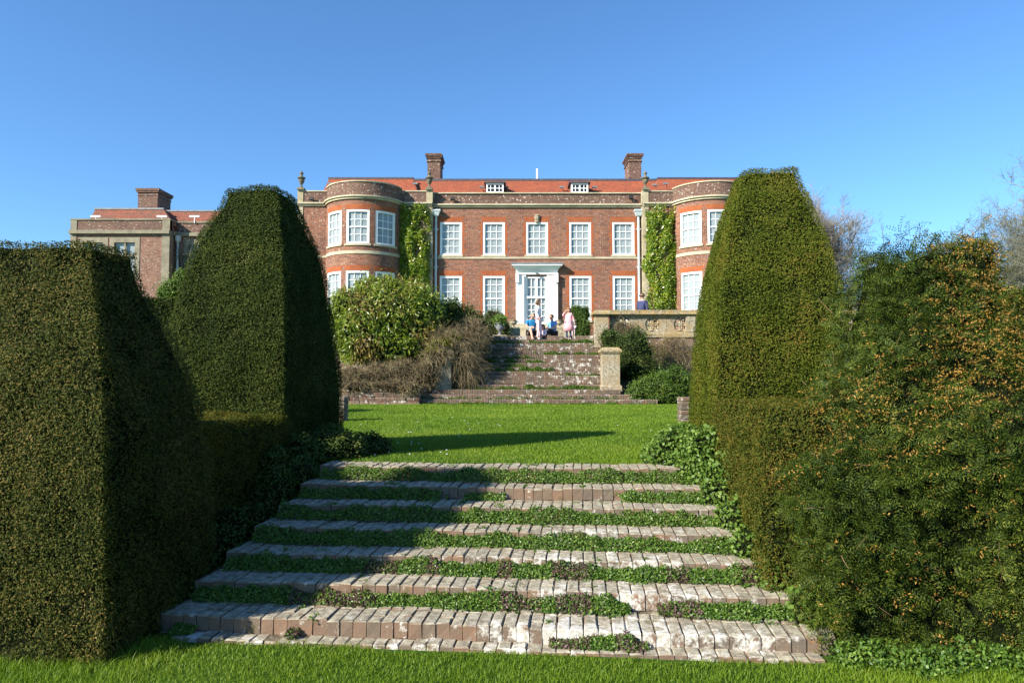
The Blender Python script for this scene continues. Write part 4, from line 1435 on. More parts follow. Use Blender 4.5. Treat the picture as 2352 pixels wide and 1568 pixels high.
def terrace_steps():
    t = empty('terrace_steps', (FSX, FSY, LAWN), 'long brick flight climbing from the lawn to the house terrace, spotted with white lichen', 'steps')
    bed = MB()
    for k in range(16):
        y0 = FY_[k]; z1 = LAWN + FR * (k + 1)
        a, b = (FX0 - 1.05, FX1 + 1.45) if k == 0 else (FX0 - .85, FX1 + .95) if k == 1 else (FX0 - .35, FX1 + .45) if k == 2 else (FX0, FX1)
        m = MB(); wear = []; x = a
        while x < b:
            w_ = .077 * random.uniform(.9, 1.1)
            if k == 15: w_ = random.uniform(.25, .4)
            n0 = len(m.v)
            zz = z1 + random.uniform(-.004, .004)
            m.bevbox(x + .005, min(x + w_, b) - .005, y0 + random.uniform(-.006, .006), y0 + .23, z1 - FR + .012, zz, .008, .002)
            wv = .5 + max(0, n3((x * 1.7, k * .6, 3), 1, 1)) * .8 + (.5 if x > 1.0 and 3 < k < 10 else 0) + (.5 if k in (13, 15) else 0)
            wear += [wv * random.uniform(.8, 1)] * (len(m.v) - n0)
            x += w_
        m.build('step', MT['step_far'], t, xf=ft, attr=('wear', wear))
        nxt = FY_[k + 1] if k < 15 else y0 + .6
        bed.box(a, b, y0 + .02, max(nxt, y0 + .28) + .3, z1 - FR - .3, z1 - .012)
    bed.build('mortar_bed', MT['stone_mortar'], t, xf=ft)
    # plants on the treads
    P = []; N = []
    for k, (s0, s1, den, hh) in {0: (FX0 - 1, FX1 + 1.4, .3, .05), 1: (FX0 - .8, FX1 + .9, .15, .06), 3: (FX0 - .3, FX1 + .4, .9, .10), 6: (1.6, 2.7, .5, .06), 7: (-1.5, 1.2, .9, .10), 8: (-1.5, .2, .5, .09), 9: (-1.6, 1.0, .9, .10), 10: (-.8, .6, .6, .09), 11: (.6, 2.7, .8, .09), 12: (-1.5, -.4, .3, .06), 14: (FX0, FX1, .9, .10)}.items():
        n = int((s1 - s0) * 750 * den)
        x = rng.uniform(s0, s1, n); q = np.array([mnoise.noise(Vector((a * 2, k * 3, 2))) for a in x])
        x = x[q > -.35 * den - .1]; n = len(x)
        a = rng.uniform(0, math.pi / 2, n)
        yy = FY_[k] + .01 - np.cos(a) * .10; zz = LAWN + FR * k + np.sin(a) * hh * (.75 + 1.3 * np.array([n3((q, k * 2, 0), 3.5, 2) for q in x]))
        for i in range(n): P.append(ft((x[i], yy[i], zz[i]))); N.append((0, -math.cos(a[i]), math.sin(a[i])))
    v, f = leaf_geo(np.array(P), np.array(N), .055, .035, .6)
    o = np_mesh('step_moss', v, f, MT['low_green']); tag(o, 'green plants growing in strips on the terrace steps', 'plants', kind='stuff')


MT['stone_mortar'] = simple('lime_mortar', [(.3, (.22, .17, .12)), (.7, (.36, .29, .22))], 20, .95, .4)
terrace_steps()


def pier(name, label, x0, x1, D, z0, ztop, cat='pier', group=None, capo=.06):
    cx_ = (x0 + x1) / 2; w_ = (x1 - x0) / 2
    t = empty(name, (cx_, D + w_, z0), label, cat, group)
    m = MB(); m.bevbox(x0, x1, D, D + 2 * w_, z0, ztop - .21, .025, .004); m.build('shaft', MT['pier'], t)
    m = MB(); m.bevbox(x0 - .05, x1 + .05, D - .05, D + 2 * w_ + .05, z0 - .1, z0 + .13, .03, .006); m.build('plinth', MT['pier'], t)
    m = MB()
    m.bevbox(x0 - .025, x1 + .025, D - .025, D + 2 * w_ + .025, ztop - .209, ztop - .16, .01)
    m.bevbox(x0 - capo, x1 + capo, D - capo, D + 2 * w_ + capo, ztop - .159, ztop - .075, .012)
    n = len(m.v)
    a, b, c, d = x0 - capo + .012, x1 + capo - .012, D - capo + .012, D + 2 * w_ + capo - .012
    m.hexa([(a, c, ztop - .076), (b, c, ztop - .076), (b, d, ztop - .076), (a, d, ztop - .076), (a + .1, c + .1, ztop), (b - .1, c + .1, ztop), (b - .1, d - .1, ztop), (a + .1, d - .1, ztop)])
    m.build('cap', MT['coping'], t)
    return t


PG = 'stone piers at the foot of the terrace steps'
pier('stone_pier', 'square lichened stone pier with an orange cap, standing clear right of the terrace steps', XX(1384, 850, 21.5), XX(1424, 850, 21.5), 21.5, LAWN + .42, ZZ(797, 21.5), group=PG)
pier('stone_pier', 'stone pier half buried in trailing dry stems left of the terrace steps', XX(1000, 850, 21.7), XX(1036, 850, 21.7), 21.7, LAWN + .30, ZZ(800, 21.7), group=PG)
pier('balustrade_pier', 'orange-capped pier where the terrace balustrade begins, beside the pink-dressed girl', XX(1367, 740, 24.0), XX(1397, 740, 24.0), 24.0, LAWN + 1.5, ZZ(712, 24.0), cat='pier', capo=.1)


def balustrade():
    D = 24.35
    zt = ZZ(712, D); zb = ZZ(765, D)
    t = empty('terrace_balustrade', (5, D, zb), 'pierced stone balustrade with quatrefoil panels and orange lichened coping, right of the steps', 'balustrade')
    xa = XX(1399, 740, D); xb = 14.0
    m = MB(); m.box(xa, xb, D - .06, D + .34, zt - .10, zt); m.bevbox(xa, xb, D - .1, D + .38, zt - .17, zt - .101, .02); m.box(xa, xb, D - .02, D + .3, zt - .21, zt - .171)
    m.build('coping', MT['coping'], t)
    m = MB(); m.bevbox(xa, xb, D - .05, D + .33, zb - .16, zb + .02, .02); m.build('plinth', MT['coping'], t)
    c0 = XX(1499.5, 745, D)
    z0, z1 = zb + .02, zt - .21
    zc = (z0 + z1) / 2; r = (z1 - z0) / 2 - .03
    xs = [c0 - .98 + .98 * i for i in range(10)]
    Y0, Y1 = D + .06, D + .2
    for i, c in enumerate(xs):
        if c + .49 > xb: break
        m = MB(); NS = 24; hw = .485
        for yy in (Y0, Y1):
            for k in range(NS):
                a0 = 2 * math.pi * k / NS; a1 = 2 * math.pi * (k + 1) / NS
                def sq(a):
                    ca, sa = math.cos(a), math.sin(a); q = min(hw / max(abs(ca), 1e-6), (z1 - z0) / 2 / max(abs(sa), 1e-6)); return (c + ca * q, yy, zc + sa * q)
                def ci(a): return (c + r * math.cos(a), yy, zc + r * math.sin(a))
                m.quad(ci(a0), sq(a0), sq(a1), ci(a1))
        for k in range(NS):
            a0 = 2 * math.pi * k / NS; a1 = 2 * math.pi * (k + 1) / NS
            m.quad((c + r * math.cos(a0), Y0, zc + r * math.sin(a0)), (c + r * math.cos(a1), Y0, zc + r * math.sin(a1)), (c + r * math.cos(a1), Y1, zc + r * math.sin(a1)), (c + r * math.cos(a0), Y1, zc + r * math.sin(a0)))
        for k in range(4):          # interlaced ribs
            a = math.pi / 4 + k * math.pi / 2
            ox, oz = c + r * .5 * math.cos(a), zc + r * .5 * math.sin(a)
            pts = [(ox + r * .5 * math.cos(q), (Y0 + Y1) / 2, oz + r * .5 * math.sin(q)) for q in np.linspace(0, 2 * math.pi, 15)]
            m.tube(pts, .045, 4)
        m.build('pierced_panel', MT['pier'], t)
    # small pilaster
    for x in (XX(1577, 745, D),):
        m = MB(); m.bevbox(x - .02, x + .3, D - .03, D + .3, z0 + .001, z1 - .001, .02); m.build('pilaster', MT['pier'], t)
    # retaining wall beneath
    w_ = empty('retaining_wall', (5, D, LAWN), 'old brick retaining wall below the right hand balustrade', 'wall')
    m = MB(); m.box(FX1 + .12, 16, D, D + .5, LAWN - .2, zb - .162); m.build('brickwork', MT['brick_terrace'], w_)
    w2 = empty('retaining_wall', (-8, D, LAWN), 'brick retaining wall hidden behind the yellow-green shrub left of the terrace steps', 'wall')
    m = MB(); m.box(-16, FX0 - .1, D, D + .5, LAWN - .2, zb - .162); m.build('brickwork', MT['brick_terrace'], w2)
    m = MB(); m.box(-16, FX0 - .1, D - .05, D + .45, zb - .16, zb + .1); m.build('coping', MT['coping'], w2)
    # flank walls of the flight
    for (x, nm, lb) in ((FX1 + .02, 'flank_wall', 'sloping brick wall along the right side of the terrace steps'), (FX0 - .34, 'flank_wall', 'sloping brick wall along the left side of the terrace steps')):
        m = MB(); a, b = x, x + .32
        P = [ft((a, .95, LAWN)), ft((b, .95, LAWN)), ft((b, 3.9, LAWN)), ft((a, 3.9, LAWN)), ft((a, .95, LAWN + .75)), ft((b, .95, LAWN + .75)), ft((b, 3.9, TERR + .05)), ft((a, 3.9, TERR + .05))]
        m.hexa(P); o = m.build(nm, MT['brick_terrace']); tag(o, lb, 'wall')
    # low wall on the left
    lw = empty('low_stone_wall', (-4.2, 20.4, LAWN), 'low rubble stone wall at the far left end of the lawn below dry shrubs', 'wall')
    m = MB(); z = LAWN - .02
    for row in range(4):
        x = -8.0 + random.uniform(0, .2)
        while x < -2.75:
            w2_ = random.uniform(.25, .6); hh = .125
            m.bevbox(x, min(x + w2_ - .012, -2.7), 20.72 + random.uniform(-.02, .02), 21.1, z, z + hh - .008, .012, .006); x += w2_
        z += .125
    m.build('stonework', MT['brick_terrace'], lw)


balustrade()
BG = 'brick end posts flanking the lawn'
for (x0, x1, D, lb) in ((779, 790, 12.4, 'narrow lichened brick post in shade at the foot of the tall left yew'), (1566, 1576, 12.2, 'short red brick post in sun beside the tall right yew')):
    m = MB(); a, b = XX(x0, 940, D), XX(x1, 940, D); s_ = -1 if x0 < 1000 else 0
    a, b = (a - .3, b) if x0 < 1000 else (a, b + .3)
    z = LAWN - .02
    while z < LAWN + .42:
        m.bevbox(a + random.uniform(-.004, .004), b + random.uniform(-.004, .004), D, D + .34, z, z + .068, .008, .002); z += .075
    wear = [.9 if x0 < 1000 else .55] * len(m.v)
    o = m.build('brick_post', MT['step_far'], None, attr=('wear', wear)); tag(o, lb, 'post', BG)


# ------------------------------------------------------------------ shrubs round the terrace
def P3(x, y, D): return PX(x, y, D)


def E(x, y, D, rx, ry, rz):      # ellipsoid centred on a measured point
    return (PX(x, y, D), (rx, ry, rz))


shrub('leafy_shrub', 'huge rounded yellow-green shrub left of the terrace steps below the bowed bay',
      [E(885, 735, 22.6, 1.55, 1.1, 1.25), E(830, 760, 22.3, 1.05, .9, 1.0), E(950, 720, 22.8, 1.0, .9, 1.0), E(880, 680, 22.8, .95, .7, .62), E(960, 780, 22.4, .8, .7, .75), E(800, 730, 22.4, .7, .8, .9), E(870, 790, 22.0, 1.2, .7, .55)],
      ('laurel', 'autumn'), .14, .040, 560, (-4, 22.5, LAWN), spread=.6, droop=.9, bump=.28, jit=(-.18, .06), ragged=.3)
shrub('dark_shrub', 'dark bushy climber heaped over the terrace wall left of the terrace steps',
      [E(1020, 745, 23.6, .85, .7, .75), E(1070, 750, 23.8, .7, .6, .62), E(1095, 790, 23.4, .35, .5, .5), E(1010, 790, 23.0, .6, .5, .5)],
      'darkleaf', .09, .034, 800, (-1.8, 23.6, TERR), bump=.3, ragged=.35, jit=(-.15, .08))


def dry_mass(name, label, blobs, loc, n, ln, r, m='drytwig', hull='hull_brown', dens=300, wob=.8, grav=.12, leafdens=0, lm=None, LL=.05, inner=.78, cat='shrub'):
    t = empty(name, loc, label, cat)
    P = []; N = []; hv = []; hf = []; off = 0
    for i, (c, rr) in enumerate(blobs):
        V, Fq = ell_hull(c, rr, .3, seed=i + c[0])
        p, nn = sample(V, Fq, dens, .5, (-.25, .02)); P.append(p); N.append(nn)
        V2 = shrink(V, np.array(c), inner); hv.append(V2); hf.append(Fq + off); off += len(V2)
    P = np.concatenate(P); N = np.concatenate(N)
    mb = MB(); twig_mass(mb, P, N, n, ln, r, wob, grav)
    mb.build('stems', MT[m], t)
    if hull: np_mesh('shade_core', np.concatenate(hv), np.concatenate(hf), MT[hull], t, True)  # solid hull added behind the stems, shade in its colour
    if leafdens:
        k = rng.random(len(P)) < leafdens
        v, f = leaf_geo(P[k], N[k], LL, LL * .5, .7, .2); np_mesh('foliage', v, f, MT[lm], t)
    return t


dry_mass('dry_shrub', 'low brown leafless shrubs along the rubble wall left of the terrace steps',
         [E(810, 872, 21.3, .6, .5, .42), E(870, 866, 21.4, .7, .5, .48), E(930, 862, 21.5, .6, .5, .48), E(980, 858, 21.5, .4, .45, .4), E(820, 888, 20.75, .6, .2, .16), E(900, 886, 20.75, .6, .2, .18), E(940, 892, 20.7, .3, .2, .2)], (-4, 21.4, LAWN), 7500, .26, .0045, dens=500, leafdens=.25, lm='olive', LL=.06)
dry_mass('dry_climber', 'cascade of tangled bare climbing stems spilling over the left stone pier',
         [E(1020, 790, 22.3, .62, .5, .40), E(1065, 800, 22.6, .50, .5, .45), E(1085, 770, 23.0, .45, .5, .45), E(1000, 820, 22.2, .25, .3, .55), E(1002, 815, 21.6, .35, .12, .35)], (-1.8, 22.3, LAWN + 1), 5200, .50, .0060, wob=1.1, grav=.16, dens=400, leafdens=.45, lm='olive', LL=.06)
dry_mass('dry_climber', 'pale hanging stems against the shaded steps just right of the left stone pier',
         [E(1062, 835, 22.1, .28, .35, .62), E(1085, 850, 22.3, .3, .3, .35)], (-1.4, 22.2, LAWN + .5), 1100, .6, .006, wob=.45, grav=.5, dens=300, hull='hull', inner=.7)
shrub('moss_cushion', 'bright yellow-green mossy growth capping the left stone pier',
      [E(1012, 792, 21.95, .40, .38, .17), E(1000, 803, 21.75, .28, .28, .16), E(1040, 780, 22.2, .35, .3, .15)], 'moss', .05, .025, 1500, (-2.1, 22, LAWN + 1), cat='plants', bump=.35, ragged=.1)
shrub('dark_shrub', 'dark green shrub sprawling behind the free-standing right stone pier',
      [E(1455, 812, 22.9, .62, .5, .72), E(1410, 790, 23.3, .45, .4, .40), E(1480, 850, 22.6, .45, .4, .45), E(1398, 775, 23.6, .3, .3, .28), E(1430, 845, 22.9, .4, .35, .5)],
      'darkleaf', .08, .028, 900, (3.9, 23, LAWN), bump=.35, ragged=.45, jit=(-.18, .08))
shrub('low_shrub', 'spreading feathery green bush at the lawn edge between the right pier and the tall yew',
      [E(1500, 893, 21.2, .62, .5, .42), E(1545, 885, 21.4, .6, .5, .55), E(1470, 905, 21.0, .35, .35, .25), E(1530, 910, 20.9, .5, .3, .3)],
      'low_green', .10, .018, 1500, (4.3, 21.2, LAWN), bump=.3, ragged=.3, jit=(-.15, .08), droop=.2)
dry_mass('wall_climber', 'pale leafless climber matted over the wall below the quatrefoil balustrade',
         [E(1550, 815, 24.0, .60, .25, .70), E(1500, 815, 24.1, .5, .2, .5), E(1435, 752, 24.15, .45, .12, .25)], (5.2, 24, LAWN + 1), 3600, .24, .0045, wob=.9, grav=.1, dens=420, hull=None, m='drytwig', leafdens=.35, lm='olive', LL=.05, cat='climber')
dry_mass('bramble', 'wiry stems arching along the top of the balustrade coping',
         [E(1450, 718, 24.4, .9, .15, .10), E(1530, 716, 24.4, .8, .15, .10), E(1415, 735, 24.2, .3, .15, .25)], (4.5, 24.4, TERR + .9), 170, .40, .006, wob=.7, grav=.1, dens=200, hull=None, m='bark', leafdens=.2, lm='darkleaf', LL=.06, cat='climber')
TG = 'bushes on the terrace beside the door'
shrub('terrace_bush', 'olive bush on the terrace behind the lead urn, left of the door',
      [E(1135, 742, 27.5, .42, .4, .5), E(1155, 755, 27.2, .3, .3, .35), E(1117, 755, 27.3, .35, .3, .4)], 'olive', .09, .022, 900, (-.6, 27.4, TERR), bump=.35, ragged=.35, group=TG)
shrub('terrace_bush', 'taller upright green bush on the terrace behind the girl in pink',
      [E(1330, 740, 27.5, .34, .35, .58), E(1322, 722, 27.5, .22, .25, .4), E(1342, 755, 27.3, .25, .3, .4), E(1345, 722, 27.6, .18, .2, .3)], 'low_green', .085, .02, 1300, (2.6, 27.5, TERR), bump=.35, ragged=.4, group=TG)


# climbers on the house
def climber(name, label, x0, x1, ytop, ybot, D, seed):
    t = empty(name, (XX((x0 + x1) / 2, 560, D), D, TERR), label, 'climber', 'evergreen climbers trained between the bays and the centre')
    n = 9500; X0, X1 = XX(x0, 560, D), XX(x1, 560, D); z0, z1 = ZZ(ybot, D), ZZ(ytop, D)
    u = rng.random(n); z = z0 + (z1 - z0) * rng.random(n); tt = (z - z0) / (z1 - z0)
    nz = np.array([mnoise.noise(Vector((a * 4 + seed, b * .9, 0))) for a, b in zip(u, z)])
    wl = np.array([.06 + .16 * mnoise.noise(Vector((b * .8, seed, 1))) for b in z]); wr = np.array([.06 + .18 * mnoise.noise(Vector((b * .9, seed, 5))) for b in z])
    x = X0 + (X1 - X0) * (u * (1 - wl - wr) + wl)
    dth = (.42 + .22 * nz) * np.sqrt(np.clip(1 - (2 * u - 1) ** 2, 0, 1))
    y = D - dth * rng.uniform(.6, 1.05, n)
    keep = (nz + rng.uniform(-.5, .5, n) > -.12)
    keep &= ~((tt > .93) & (rng.random(n) < .5))
    p = np.stack([x, y, z], 1)[keep]
    nn = nrmz(np.stack([(2 * u - 1) * .8, -np.ones(n), np.full(n, .35)], 1))[keep]
    v, f = leaf_geo(p, nn, .19, .075, .7, .35)
    np_mesh('foliage', v, f, MT['magnolia'], t)
    mb = MB()
    for i in range(16):
        xx = X0 + (X1 - X0) * random.uniform(.25, .75); P = []
        for k in range(10):
            xx += random.uniform(-.16, .16); xx = min(max(xx, X0 + .1), X1 - .1)
            P.append((xx, D - .07 - .1 * random.random(), TERR + (z1 - TERR) * k / 9.5))
        mb.tube(P, [.06 - .005 * k for k in range(10)], 4)
    for i in range(500):
        q = Vector((X0 + (X1 - X0) * random.random(), D - .1, z0 + (z1 - z0) * random.random()))
        mb.tube([q, q + Vector((random.uniform(-.3, .3), -.12, random.uniform(-.1, .4)))], [.014, .006], 3)
    mb.build('stems', MT['drytwig'], t)


climber('wall_climber', 'yellow-green glossy climber between the left bowed bay and the left white downpipe', 908, 992, 470, 700, PY, 1)
climber('wall_climber', 'yellow-green glossy climber between the right white downpipe and the right bowed bay', 1477, 1562, 472, 735, PY, 8)
# bare climber on the side wing
t = empty('wing_climber', (XX(420, 600, 49.7), 49.7, TERR), 'bare branching climber on the far left wing beside its downpipe', 'climber')
mb = MB()
for i in range(26):
    p = Vector((XX(random.uniform(395, 430), 660, 49.6), 49.7, ZZ(670, 49.6))); P = [p.copy()]
    d = Vector((random.uniform(-.25, .55), 0, 1))
    for k in range(7):
        d = (d + Vector((random.uniform(-.35, .4), random.uniform(-.05, .05), 0))).normalized(); P.append(P[-1] + d * random.uniform(.35, .65))
    mb.tube(P, [.06 - .007 * k for k in range(8)], 4)
    if i % 2:
        q = P[5]; mb.tube([q, q + Vector((.6, -.05, .3)), q + Vector((1.3, -.05, .35))], [.03, .02, .012], 3)
mb.build('stems', MT['paletwig'], t)
shrub('pale_bush', 'pale green bush at the foot of the far left wing', [E(398, 665, 45, .75, .6, .7), E(415, 640, 46, .5, .4, .6), E(378, 672, 45, .5, .4, .5)], 'nettle', .13, .05, 350, (-20, 45, TERR), ragged=.6)


# ------------------------------------------------------------------ urns
def urn(name, label, x, ytop, ybot, D, m, group=None, plant=False, wmax=.34):
    zt = ZZ(ytop, D); X = XX(x, ytop, D); z0 = TERR
    zbv = ZZ(ybot, D)
    t = empty(name, (X, D, z0), label, 'urn', group)
    H = zt - zbv
    p = MB(); p.bevbox(X - .27, X + .27, D - .27, D + .27, z0, zbv - .001, .03, .004) if zbv - z0 > .05 else None
    if p.v: p.build('pedestal', MT['pier'], t)
    b = MB(); k = H / .8; w_ = wmax
    b.lathe((X, D, zbv), [(w_ * .62, 0), (w_ * .62, .05 * k), (w_ * .35, .09 * k), (w_ * .22, .17 * k), (w_ * .25, .23 * k), (w_ * .55, .32 * k), (w_ * .82, .45 * k), (w_ * .85, .56 * k), (w_ * .78, .66 * k), (w_ * .95, .74 * k), (w_, .78 * k), (w_ * .98, .80 * k), (w_ * .85, .79 * k)], 18)
    for s in (-1, 1):
        b.tube([(X + s * w_ * .8, D, zbv + .5 * k), (X + s * w_ * 1.08, D, zbv + .58 * k), (X + s * w_ * .95, D, zbv + .70 * k)], .025, 5)
    b.build('bowl', MT[m], t)
    if plant:
        V, Fq = ell_hull((X, D, zt + .10), (.24, .24, .18), .3); q, nn = sample(V, Fq, 900, 1, (-.12, .05))
        v, f = leaf_geo(q, nn, .11, .03, .5); np_mesh('plants', v, f, MT['nettle'], t)
    return t


urn('lead_urn', 'dark grey lead urn planted with greenery at the top left of the terrace steps', 1148, 741, 770, 25.4, 'leadgrey', plant=True, wmax=.16)
SG = 'weathered stone urns flanking the door steps'
urn('stone_urn', 'lichened stone urn on a pedestal beside the seated man in the blue shirt', 1179, 735, 752, 28.5, 'pier', SG, wmax=.17)
urn('stone_urn', 'lichened stone urn on a pedestal just left of the girl in the pink dress', 1284.5, 735, 752, 28.5, 'pier', SG, wmax=.17)

# ------------------------------------------------------------------ people
def cloth(name, col, rough=.85):
    return simple(name, [(.3, tuple(c * .85 for c in col)), (.7, col)], 14, rough, .25, 25, .2, .01)


SKIN = simple('skin', [(.3, (.50, .27, .19)), (.7, (.60, .35, .26))], 8, .55, 0, 10, .35)
HAIRB = simple('brown_hair', [(.3, (.07, .035, .018)), (.7, (.16, .085, .04))], 25, .6, .4, 60, .3)
HAIRL = simple('light_brown_hair', [(.3, (.18, .10, .05)), (.7, (.32, .19, .09))], 25, .6, .4, 60, .3)
HAIRG = simple('grey_hair', [(.3, (.25, .24, .22)), (.7, (.42, .40, .37))], 25, .7, .4, 60, .3)
HAIRK = simple('black_hair', [(.3, (.012, .01, .008)), (.7, (.035, .028, .02))], 25, .5, .4, 60, .3)
DARKEYE = simple('dark_lens', [(.3, (.01, .01, .01)), (.7, (.02, .02, .02))], 5, .3, 0)

STAND = dict(pel=(0, 0, .95), spn=(0, 0, 1.12), chs=(0, 0, 1.33), nek=(0, .005, 1.49), hdb=(0, -.005, 1.57), hdc=(0, -.015, 1.645), hdt=(0, -.01, 1.70),
             shL=(.17, 0, 1.42), elL=(.22, .03, 1.15), wrL=(.24, -.03, .90), hnL=(.24, -.05, .82),
             shR=(-.17, 0, 1.42), elR=(-.22, .03, 1.15), wrR=(-.24, -.03, .90), hnR=(-.24, -.05, .82),
             hpL=(.09, 0, .90), knL=(.10, -.02, .49), anL=(.10, .02, .09), toL=(.12, -.13, .04),
             hpR=(-.09, 0, .90), knR=(-.10, -.02, .49), anR=(-.10, .02, .09), toR=(-.12, -.13, .04))
# seated on a step edge, knees up
SIT = dict(STAND, pel=(0, 0, .12), spn=(0, -.02, .30), chs=(0, -.05, .52), nek=(0, -.08, .68), hdb=(0, -.11, .76), hdc=(0, -.13, .83), hdt=(0, -.12, .89),
           shL=(.17, -.05, .61), elL=(.24, -.16, .38), wrL=(.16, -.36, .34), hnL=(.10, -.42, .34),
           shR=(-.17, -.05, .61), elR=(-.24, -.16, .38), wrR=(-.16, -.36, .34), hnR=(-.10, -.42, .34),
           hpL=(.09, -.02, .12), knL=(.17, -.42, .30), anL=(.15, -.62, -.08), toL=(.16, -.78, -.10),
           hpR=(-.09, -.02, .12), knR=(-.17, -.42, .30), anR=(-.15, -.62, -.08), toR=(-.16, -.78, -.10))
RAD = dict(pel=.125, spn=.115, chs=.13, nek=.052, hdb=.062, hdc=.088, hdt=.072, sh=.062, el=.041, wr=.027, hn=.032, hp=.088, kn=.056, an=.036, to=.032)
BONES = [('pel', 'spn'), ('spn', 'chs'), ('chs', 'nek'), ('nek', 'hdb'), ('hdb', 'hdc'), ('hdc', 'hdt')]
for s_ in 'LR':
    BONES += [('chs', 'sh' + s_), ('sh' + s_, 'el' + s_), ('el' + s_, 'wr' + s_), ('wr' + s_, 'hn' + s_), ('pel', 'hp' + s_), ('hp' + s_, 'kn' + s_), ('kn' + s_, 'an' + s_), ('an' + s_, 'to' + s_)]


def rad(k): return RAD.get(k) or RAD[k[:2]]


def skin_obj(name, pts, rads, edges, m, parent, root=0, lv=1):
    me = bpy.data.meshes.new(name); me.from_pydata(pts, edges, [])
    o = bpy.data.objects.new(name, me); COL.objects.link(o); me.materials.append(m)
    o.modifiers.new('skin', 'SKIN')
    if not me.skin_vertices: return o
    for i, v in enumerate(me.skin_vertices[0].data):
        v.radius = (rads[i], rads[i]); v.use_root = (i == root)
    sb = o.modifiers.new('sub', 'SUBSURF'); sb.levels = lv; sb.render_levels = lv
    for md in o.modifiers:
        if md.type == 'SKIN': md.use_smooth_shade = True
    o.parent = parent
    return o


def person(label, loc, yaw, H, J, hair, hairlen, top, topc, leg, legc, shoe, girth=1.0, headk=1.0, dress=None, sleeves='long', glasses=False, legs='long', lean=None):
    t = empty('person', loc, label, 'person', None, rz=yaw)
    k = H / 1.75
    J = {a: Vector(b) * k for a, b in J.items()}
    hc = J['hdc']
    keys = list(J.keys()); idx = {a: i for i, a in enumerate(keys)}
    pts = [tuple(J[a]) for a in keys]
    rr = [rad(a) * k * (headk if a in ('hdc', 'hdt', 'hdb') else girth if a in ('pel', 'spn', 'chs') else 1) for a in keys]
    ed = [(idx[a], idx[b]) for a, b in BONES]
    # hands: five fingers each
    for s in 'LR':
        w_, h = J['wr' + s], J['hn' + s]; d = (h - w_).normalized(); sd = d.cross(Vector((0, 1, 0)));
        if sd.length < .2: sd = d.cross(Vector((0, 0, 1)))
        sd.normalize()
        for q in range(4):
            b = h + sd * (q - 1.5) * .019 * k + d * .03 * k; e = b + d * (.045 + .008 * (q in (1, 2))) * k + Vector((0, -.012, 0)) * k
            pts += [tuple(b), tuple(e)]; rr += [.009 * k, .007 * k]; n = len(pts); ed += [(idx['hn' + s], n - 2), (n - 2, n - 1)]
        b = w_.lerp(h, .6) + sd * .04 * k; e = b + (d + sd * .6) * .035 * k
        pts += [tuple(b), tuple(e)]; rr += [.011 * k, .008 * k]; n = len(pts); ed += [(idx['hn' + s], n - 2), (n - 2, n - 1)]
    skin_obj('body', pts, rr, ed, SKIN, t, idx['pel'])
    fwd = Vector((0, -1, 0)); up = (J['hdt'] - J['hdb']).normalized()
    r = .088 * k * headk
    f = MB(); c = hc
    f.lathe(tuple(c + fwd * r * 1.02 - up * r * .25), [(.004, -.02 * k), (.014 * k, -.012 * k), (.009 * k, .012 * k), (.003, .03 * k)], 6)
    f.build('nose', SKIN, None, True).parent = t
    f = MB()
    for s in (-1, 1): f.lathe(tuple(c + Vector((s * .032 * k, 0, 0)) + fwd * r * .93 + up * .004), [(.002, -.008 * k), (.011 * k, 0), (.002, .008 * k)], 6)
    if glasses: f.tube([c + Vector((-r * .95, 0, 0)), c + Vector((-.06 * k, 0, 0)) + fwd * r * .9, c + fwd * r * 1.12, c + Vector((.06 * k, 0, 0)) + fwd * r * .9, c + Vector((r * .95, 0, 0))], .02 * k, 5)
    f.build('sunglasses' if glasses else 'eyes', DARKEYE, None).parent = t
    f = MB(); f.tube([c + Vector((-.022 * k, 0, 0)) + fwd * r * .93 - up * r * .62, c + fwd * r * .98 - up * r * .64, c + Vector((.022 * k, 0, 0)) + fwd * r * .93 - up * r * .62], .006 * k, 5); f.build('mouth', LIP, None).parent = t
    f = MB()
    for s in (-1, 1): f.lathe(tuple(c + Vector((s * r * .98, .01 * k, -.02 * k))), [(.004, 0), (.014 * k, .01 * k), (.016 * k, .035 * k), (.005, .05 * k)], 6)
    f.build('ears', SKIN, None).parent = t
    # hair cap, longer at the back when asked
    hv = MB(); nu, nv = 16, 10; n0 = 0
    for i in range(nv + 1):
        th = math.pi * (.62 if hairlen == 0 else .70) * i / nv
        for j in range(nu):
            ph = 2 * math.pi * j / nu
            d = Vector((math.sin(th) * math.cos(ph), math.sin(th) * math.sin(ph), math.cos(th)))
            front = max(0, -d.y)
            q = r * 1.17 * (1 + .05 * math.sin(ph * 5))
            p = c + Vector((0, .012 * k, .012 * k)) + d * q
            if front > .3 and th > math.pi * .36: p = c + Vector((0, .012 * k, .012 * k)) + Vector((d.x * q, d.y * q * .55, math.cos(math.pi * .36) * q + .0))
            if hairlen and i > nv * .7 and d.y > -.35: p.z -= hairlen * k * (i / nv - .7) / .3; p.y += .02 * k
            hv.v.append(tuple(p))
    for i in range(nv):
        for j in range(nu):
            j2 = (j + 1) % nu; hv.f.append((i * nu + j, i * nu + j2, (i + 1) * nu + j2, (i + 1) * nu + j)); hv.uv.append(None)
    hv.build('hair', hair, None, True).parent = t
    # clothes: same skeleton, slightly larger
    def part(name, chain, m, add, rk):
        ks = []
        for a, b in chain:
            for q in (a, b):
                if q not in ks: ks.append(q)
        skin_obj(name, [tuple(J[a]) for a in ks], [rad(a) * k * rk * (girth if a in ('pel', 'spn', 'chs') else 1) + add for a in ks], [(ks.index(a), ks.index(b)) for a, b in chain], m, t, 0)
    J['nkl'] = J['chs'].lerp(J['nek'], .7); RAD['nkl'] = .07
    for s in 'LR':
        J['sl' + s] = J['sh' + s].lerp(J['el' + s], .75); RAD['sl'] = .05
        J['th' + s] = J['hp' + s].lerp(J['kn' + s], .8); RAD['th'] = .068
    arms = []
